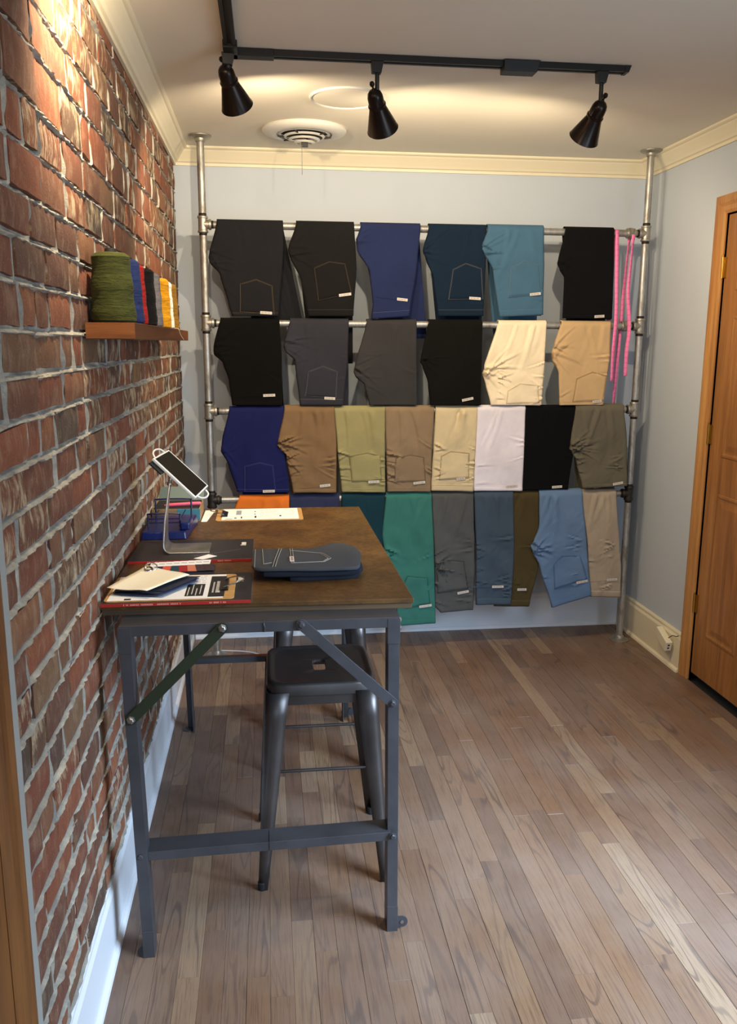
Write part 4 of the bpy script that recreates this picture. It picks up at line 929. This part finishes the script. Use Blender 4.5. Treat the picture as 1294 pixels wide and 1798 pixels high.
m = MB(); flat_marks(m, .17, .25, 2.15, 2.21, zp, 5, 4, .002); obj('handwriting', m, 'faint_ink', cb, kind='stuff')
# crumpled blue packet held by the clip
# swatch bundles
def swatch(poly, z, mat, nm, par, wave, seed, th_=.0012, n=10):
    """square of cloth as a waved bilinear patch; poly = four corners"""
    A, B, C, Dd = [Vector(q_) for q_ in poly]; rows_ = []
    for j in range(n + 1):
        rw_ = []
        for i in range(n + 1):
            u_, v_ = i / n, j / n; q_ = A.lerp(B, u_).lerp(Dd.lerp(C, u_), v_)
            rw_.append((q_.x, q_.y, z + wave * (.5 + .5 * noise.noise((u_ * 2.2 + seed, v_ * 2.2, seed))) + .002 * math.sin(u_ * 5 + seed)))
        rows_.append(rw_)
    return obj(nm, MB().grid(rows_), mat, par, smooth=True, solid=th_)
sw = thing('swatch_bundle', 'bundle of square fabric swatches with cream cloth on top and a metal eyelet', 'fabric swatches', (.11, 2.13, zb2 + .004))
for k, (mt, dx, dy) in enumerate((('swatch_navy', .0, .0), ('swatch_blue', .012, -.010), ('swatch_navy', .006, -.004), ('swatch_navy', .014, .004), ('swatch_navy', .002, -.006), ('swatch_navy', .018, .006))):
    swatch([(.030 + dx, 2.06 + dy), (.140 + dx, 2.030 + dy), (.222 + dx * .7, 2.155 + dy), (.060 + dx, 2.20 + dy)], zp + .0015 + k * .0024, mt, 'swatch', sw, .0015, 2 + k)
ct = swatch([(.016, 2.055), (.118, 2.016), (.208, 2.150), (.085, 2.265)], zp + .017, 'swatch_cream', 'cream_swatch', sw, .006, 9.3)
obj('eyelet', MB().lathe([(.006, 0), (.006, .002), (.011, .003), (.0125, .001), (.0125, 0)], (.096, 2.212, zp + .0225), (.1, -.3, 1), 20, cap=False), 'chrome', ct, smooth=True)
obj('ring', MB().tube([(.100 + .016 * math.cos(a), 2.224 + .012 * math.sin(a), zp + .026 + .008 * math.sin(a)) for a in np.linspace(0, 6.283, 24)], .0016, 8), 'steel', sw, smooth=True)
# colour cards with white tabs fanned behind
FC = [(30, 46, 34), (28, 36, 66), (206, 84, 56), (28, 56, 66), (150, 26, 30), (196, 116, 88), (60, 40, 42), (58, 38, 40)]
cc = thing('colour_card_fan', 'fan of coloured fabric cards with white tabs between the two catalogues', 'fabric cards', (.17, 2.32, ZT))
for k, c_ in enumerate(FC):
    x0 = .082 + k * .0205; zc = ZT + .0095 + .0006 * k; mt = plain('card_%d' % k, srgb(*c_), .9); sk = -.012 + .004 * k
    cd = obj('fabric_card', MB().slab([(x0 + sk, 2.262, zc), (x0 + .026 + sk, 2.262, zc), (x0 + .026, 2.338, zc + .003), (x0, 2.338, zc + .003)], [(x0 + sk, 2.262, zc + .001), (x0 + .026 + sk, 2.262, zc + .001), (x0 + .026, 2.338, zc + .004), (x0, 2.338, zc + .004)]), mt, cc)
    t_ = obj('white_tab', MB().slab([(x0 + .001, 2.318, zc + .0036), (x0 + .0235, 2.318, zc + .0036), (x0 + .0245, 2.358, zc + .005), (x0 + .002, 2.358, zc + .005)], [(x0 + .001, 2.318, zc + .0042), (x0 + .0235, 2.318, zc + .0042), (x0 + .0245, 2.358, zc + .0056), (x0 + .002, 2.358, zc + .0056)]), 'white_paper', cd)
    m = MB()
    for q_ in range(5): m.box((x0 + .005 + q_ * .0032, 2.334, zc + .0049), (x0 + .0068 + q_ * .0032, 2.343, zc + .0054))
    obj('lettering', m, 'faint_ink', t_, kind='stuff')
obj('backing_card', MB().box((.075, 2.258, ZT + .0003), (.262, 2.345, ZT + .009)), 'swatch_navy', cc, bevel=.002)

# folded jeans
fj = thing('folded_jeans', 'folded dark grey denim jeans lying on the table', 'jeans', (.52, 2.32, ZT))
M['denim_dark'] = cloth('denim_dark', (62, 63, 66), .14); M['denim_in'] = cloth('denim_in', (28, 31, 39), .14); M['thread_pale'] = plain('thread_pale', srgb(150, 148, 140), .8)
def pillow(poly, z0, z1, nm, mat, par, wob=.002, sd=0):
    """soft-edged layer of folded cloth from an outline"""
    P_ = [Vector(q_) for q_ in poly]; dense = []
    for i in range(len(P_)):
        for k in range(6): dense.append(P_[i].lerp(P_[(i + 1) % len(P_)], k / 6))
    n = len(dense); c_ = sum(dense, Vector((0, 0))) / n
    for _ in range(1): dense = [(dense[i - 1] + dense[i] * 2 + dense[(i + 1) % n]) / 4 for i in range(n)]
    zm = (z0 + z1) / 2; h_ = (z1 - z0) / 2; loops = []
    for k in range(7):
        a = -math.pi / 2 + math.pi * k / 6; ins = h_ * .7 * (1 - math.cos(a)) ** 1.5; loops.append([(q_ - (q_ - c_).normalized() * ins, zm + math.sin(a) * h_) for q_ in dense])
    vs = []; 
    for l in loops:
        for q_, z in l: vs.append((q_.x, q_.y, z + wob * noise.noise((q_.x * 12, q_.y * 12, sd))))
    m = MB(); fs = [(l * n + i, l * n + (i + 1) % n, (l + 1) * n + (i + 1) % n, (l + 1) * n + i) for l in range(6) for i in range(n)]
    m.add(vs, fs)
    for l in (0, 6):   # concentric caps
        prev = l * n; base_l = loops[l]
        for f_ in (.75, .5, .25, .02):
            k0 = len(m.v); m.v += [((c_ + (q_ - c_) * f_).x, (c_ + (q_ - c_) * f_).y, z + wob * noise.noise(((c_ + (q_ - c_) * f_).x * 12, (c_ + (q_ - c_) * f_).y * 12, sd))) for q_, z in base_l]
            m.f += [(prev + i, prev + (i + 1) % n, k0 + (i + 1) % n, k0 + i) for i in range(n)]; prev = k0
    return obj(nm, m, mat, par, smooth=True)
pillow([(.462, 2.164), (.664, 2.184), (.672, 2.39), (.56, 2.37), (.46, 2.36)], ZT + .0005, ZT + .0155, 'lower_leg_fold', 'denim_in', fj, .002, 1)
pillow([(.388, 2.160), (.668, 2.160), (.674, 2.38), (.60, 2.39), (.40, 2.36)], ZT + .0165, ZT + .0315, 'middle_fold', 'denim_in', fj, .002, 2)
tp = pillow([(.368, 2.165), (.52, 2.150), (.655, 2.150), (.676, 2.30), (.668, 2.37), (.636, 2.425), (.61, 2.438), (.569, 2.392), (.526, 2.365), (.44, 2.372), (.368, 2.378)], ZT + .0335, ZT + .0435, 'top_layer', 'denim_dark', fj, .0012, 3)
zj = ZT + .0450
def zt_(x, y): return ZT + .0435 + .0012 * noise.noise((x * 12, y * 12, 3)) + .0008
def st(pts, r_=.0009):
    out = []
    for i in range(len(pts) - 1):
        for k in range(6): t = k / 6; out.append((pts[i][0] + (pts[i + 1][0] - pts[i][0]) * t, pts[i][1] + (pts[i + 1][1] - pts[i][1]) * t))
    out.append(pts[-1]); return [(x, y, zt_(x, y)) for x, y in out]
m = MB()
for p_ in ([(.376, 2.175), (.376, 2.37)], [(.40, 2.20), (.396, 2.372)], [(.40, 2.20), (.422, 2.212)], [(.424, 2.17), (.430, 2.24), (.444, 2.37)], [(.431, 2.17), (.437, 2.24), (.451, 2.37)],
           [(.475, 2.365), (.475, 2.205), (.565, 2.21), (.585, 2.245), (.565, 2.30), (.475, 2.345)], [(.482, 2.365), (.482, 2.21)], [(.562, 2.215), (.578, 2.245), (.56, 2.292)]): m.tube(st(p_), .0009, 5)
obj('stitching', m, 'thread_pale', tp)
tg = obj('brand_tag', MB().box((.471, 2.215, zj), (.483, 2.268, zj + .0012)), 'print_white', tp, label='white cloth tag')
m = MB(); 
for k in range(4): m.box((.475, 2.224 + k * .010, zj + .0012), (.480, 2.230 + k * .010, zj + .0015))
obj('lettering', m, 'tag_ink', tg, kind='stuff')

# tablet stand
ts = thing('tablet_stand', 'bent brushed aluminium tablet stand on the rear catalogue', 'stand', (.15, 2.53, zb1))
m = MB(); pr = []
for k in range(7): a = math.radians(180 + 15 * k); pr.append((.125 + .022 * math.cos(a), .022 + .022 * math.sin(a)))
path = [(.124, .205), (.108, .10), (.1035, .03)] + pr[1:] + [(.238, .0)]
rows_ = []
for x, z in path:
    t = min(1, max(0, (z - .02) / .18)); hw = .062 * (1 - t) + .012 * t
    rows_.append([(x + (0 if z > .005 else 0), 2.535 - hw, zb1 + .0025 + z), (x, 2.535 + hw, zb1 + .0025 + z)])
obj('bent_plate', MB().grid(rows_), 'aluminium', ts, smooth=True, solid=.0045, bevel=.0008)
obj('ball_joint', MB().lathe([(.002, 0), (.008, .002), (.009, .010), (.005, .016), (.005, .03)], (.121, 2.535, zb1 + .196), (.25, 0, 1), 16), 'chrome', ts, smooth=True)
P00, P10, P01, P11 = Vector((.082, 2.5, 1.204)), Vector((.202, 2.5, 1.083)), Vector((.118, 2.59, 1.218)), Vector((.234, 2.59, 1.105))
nx_ = (P10 - P00).cross(P01 - P00).normalized()
if nx_.dot(Vector((.3, -2, .3))) < 0: nx_ = -nx_
tbm = thing('tablet', 'white framed tablet tilted on the aluminium stand', 'tablet', tuple((P00 + P11) / 2))
def quad(f0, f1, g0, g1, off, thk): 
    q_ = lambda a, b: P00.lerp(P10, a).lerp(P01.lerp(P11, a), b)
    L0 = [q_(f0, g0) + nx_ * off, q_(f1, g0) + nx_ * off, q_(f1, g1) + nx_ * off, q_(f0, g1) + nx_ * off]; return MB().slab([p_ - nx_ * thk for p_ in L0], L0)
obj('case', quad(0, 1, 0, 1, 0, .009), 'white_plastic', tbm, bevel=.002)
obj('screen', quad(.03, .97, .06, .94, .0006, .001), 'screen', tbm)
obj('back_bracket', quad(.02, .30, -.14, .3, -.011, .006), 'ink', tbm, bevel=.001)
for a, s_ in ((0, -1), (1, 1)):
    q_ = P00.lerp(P10, a).lerp(P01.lerp(P11, a), .5); d = (P10 - P00).normalized() * s_; e_ = (P01 - P00).normalized()
    obj('grip', MB().tube(curve([q_ - e_ * .03 - nx_ * .006, q_ - e_ * .022 + d * .014 - nx_ * .004, q_ + d * .02 - nx_ * .004, q_ + e_ * .022 + d * .014 - nx_ * .004, q_ + e_ * .03 - nx_ * .006]), .0028, 8), 'white_plastic', tbm, smooth=True)
obj('neck', MB().tube([(.128, 2.535, zb1 + .222), ((P00 + P11) / 2 - nx_ * .012)], .005, 8), 'ink', tbm, smooth=True)
bc = obj('business_card', MB().slab([(.196, 2.416, zb1 + .0003), (.222, 2.398 + .004, zb1 + .0003), (.262, 2.438, zb1 + .0003), (.236, 2.462, zb1 + .0003)], [(.196, 2.416, zb1 + .0009), (.222, 2.402, zb1 + .0009), (.262, 2.438, zb1 + .0009), (.236, 2.462, zb1 + .0009)]), 'white_paper', None, base=(.23, 2.43, zb1))
tag(bc, 'small white card lying at the foot of the tablet stand', 'card')

# blue wire card holder
bh_ = thing('card_holder', 'blue plastic and wire desk organiser against the brick', 'desk organiser', (.09, 2.82, ZT))
m = MB(); m.slab([(.006, 2.70, ZT), (.150, 2.70, ZT), (.168, 2.95, ZT), (.010, 2.95, ZT)], [(.008, 2.705, ZT + .026), (.146, 2.705, ZT + .026), (.164, 2.945, ZT + .034), (.012, 2.945, ZT + .034)])
obj('tray', m, 'blue_plastic', bh_, bevel=.004)
for y, z0, z1, x0, x1 in ((2.76, .03, .075, .022, .125), (2.90, .033, .098, .030, .150)):
    obj('wire_loop', MB().tube(curve([(x0, y, ZT + z0), (x0, y, ZT + z1 - .008), (x0 + .008, y, ZT + z1), (x1 - .008, y, ZT + z1), (x1, y, ZT + z1 - .008), (x1, y, ZT + z0)], 5), .003, 8), 'blue_wire', bh_, smooth=True)
for z in (.045, .058): obj('wire_bar', MB().tube([(.022, 2.76, ZT + z), (.125, 2.76, ZT + z)], .002, 8), 'blue_wire', bh_, smooth=True)
for x in (.03, .12): obj('wire_bar', MB().tube([(x, 2.76, ZT + .045), (x + .01, 2.90, ZT + .06)], .002, 8), 'blue_wire', bh_, smooth=True)
obj('corner_block', MB().box((.128, 2.72, ZT + .026), (.160, 2.83, ZT + .052)), 'blue_plastic', bh_, bevel=.006)
# box with pens
bx_ = thing('supply_box', 'teal and tan open box with pale green lid at the back left of the table', 'box', (.09, 3.09, ZT))
m = MB(); x0, x1, y0, y1, z1 = .004, .172, 2.985, 3.165, ZT + .046
m.box((x0, y0, ZT + .0005), (x1, y1, ZT + .004)); m.box((x0, y1 - .004, ZT + .004), (x1, y1, z1)); m.box((x0, y0 + .004, ZT + .004), (x0 + .004, y1 - .004, z1)); m.box((x1 - .004, y0 + .004, ZT + .004), (x1, y1 - .004, z1)); m.box((x0, y0, ZT + .004), (x0 + .092, y0 + .004, z1))
obj('carton', m, 'tan_box', bx_, bevel=.0008)
obj('teal_front', MB().box((.092, y0 - .001, ZT + .004), (x1 + .001, y0 + .004, z1)), 'teal_box', bx_, bevel=.001)
obj('inner_tray', MB().box((x0 + .005, y0 + .005, z1 - .012), (x1 - .006, y1 - .006, z1 + .001)), 'ink', bx_, bevel=.002)
obj('lid', MB().slab([(x0, y1, z1), (x1, y1, z1), (x1, y1 + .004, z1), (x0, y1 + .004, z1)], [(x0 + .01, y1 + .035, z1 + .045), (x1 + .004, y1 + .035, z1 + .045), (x1 + .004, y1 + .039, z1 + .045), (x0 + .01, y1 + .039, z1 + .045)]), 'green_panel', bx_)
pn = thing('highlighter_pen', 'pink pen lying across the open supply box', 'pen', (.10, 3.03, z1 + .008))
obj('barrel', MB().lathe([(.001, 0), (.003, .006), (.006, .016), (.0065, .10), (.006, .128), (.004, .132)], (.042, 3.02, z1 + .008), (1, .08, .03), 14), 'pink', pn, smooth=True)
obj('tip', MB().lathe([(.0008, -.006), (.002, .002)], (.042, 3.02, z1 + .008), (1, .08, .03), 10), 'ink', pn)
pp = obj('paper_slip', MB().slab([(.176, 2.975, ZT), (.196, 2.975, ZT), (.215, 3.18, ZT), (.178, 3.18, ZT)], [(.176, 2.975, ZT + .001), (.196, 2.975, ZT + .001), (.215, 3.18, ZT + .001), (.178, 3.18, ZT + .001)]), 'white_paper', None, base=(.19, 3.08, ZT))
tag(pp, 'cream paper slip beside the supply box', 'paper')
# rear clipboard
cb = thing('clipboard', 'clipboard with printed form at the back edge of the table', 'clipboard', (.38, 3.08, ZT))
clip_board(.226, .541, 2.975, 3.19, ZT, cb, True)
obj('paper_sheet', MB().box((.247, 2.985, ZT + .0031), (.525, 3.182, ZT + .0036)), 'white_paper', cb)
zp = ZT + .0036; m = MB()
for a, b, c_, d in ((.292, 3.005, .300, 3.02), (.315, 3.005, .320, 3.035), (.365, 3.01, .371, 3.045), (.363, 3.07, .368, 3.083), (.363, 3.12, .368, 3.133), (.455, 3.03, .462, 3.05), (.26, 2.992, .285, 2.998)): m.box((a, b, zp), (c_, d, zp + .0002))
obj('printed_block', m, 'ink', cb, kind='stuff')
m = MB(); m.box((.296, 3.07, zp), (.315, 3.15, zp + .0002)); flat_marks(m, .385, .45, 3.01, 3.16, zp, 10, 3, .002); flat_marks(m, .47, .515, 3.01, 3.16, zp, 8, 5, .002); obj('form_text', m, 'faint_ink', cb, kind='stuff')

# ------------------------------------------------------------------ small things near the floor
jb = thing('telephone_box', 'small tilted cream phone socket box hanging off the right baseboard by the door', 'socket', (2.33, 3.66, .12))
a = Vector((2.338, 3.755, .150)); b = Vector((2.328, 3.625, .112)); d = (b - a).normalized(); up = d.cross(Vector((1, 0, 0))).normalized(); sd_ = Vector((1, 0, 0))
if up.z < 0: up = -up
hw, hh = .016, .024
m = MB().slab([a + sd_ * hw + up * hh, a - sd_ * hw + up * hh, a - sd_ * hw - up * hh, a + sd_ * hw - up * hh], [b + sd_ * hw + up * hh, b - sd_ * hw + up * hh, b - sd_ * hw - up * hh, b + sd_ * hw - up * hh]); m.v = [(x - .014, y, z) for x, y, z in m.v]
obj('housing', m, 'crown_paint', jb, bevel=.002)
for k in (-1, 1): obj('jack_hole', MB().lathe([(.005, 0), (.005, .0008)], b + Vector((-.014, 0, 0)) + up * .008 * k + d * .0003, d, 10), 'ink', jb)
obj('cord', MB().tube(curve([(2.326, 3.66, .142), (2.332, 3.63, .165), (2.336, 3.60, .172), (2.340, 3.585, .18)]), .002, 6), 'thread_dark', jb, smooth=True)
cw_ = obj('floor_cable', MB().tube(curve([(.12, 4.1, .004), (.30, 4.06, .004), (.45, 3.95, .004), (.60, 4.02, .004), (.70, 3.97, .004)]), .0035, 8), 'cable_white', None, smooth=True, base=(.5, 4.0, 0))
tag(cw_, 'white cable lying on the floor behind the table near the back wall', 'cable')
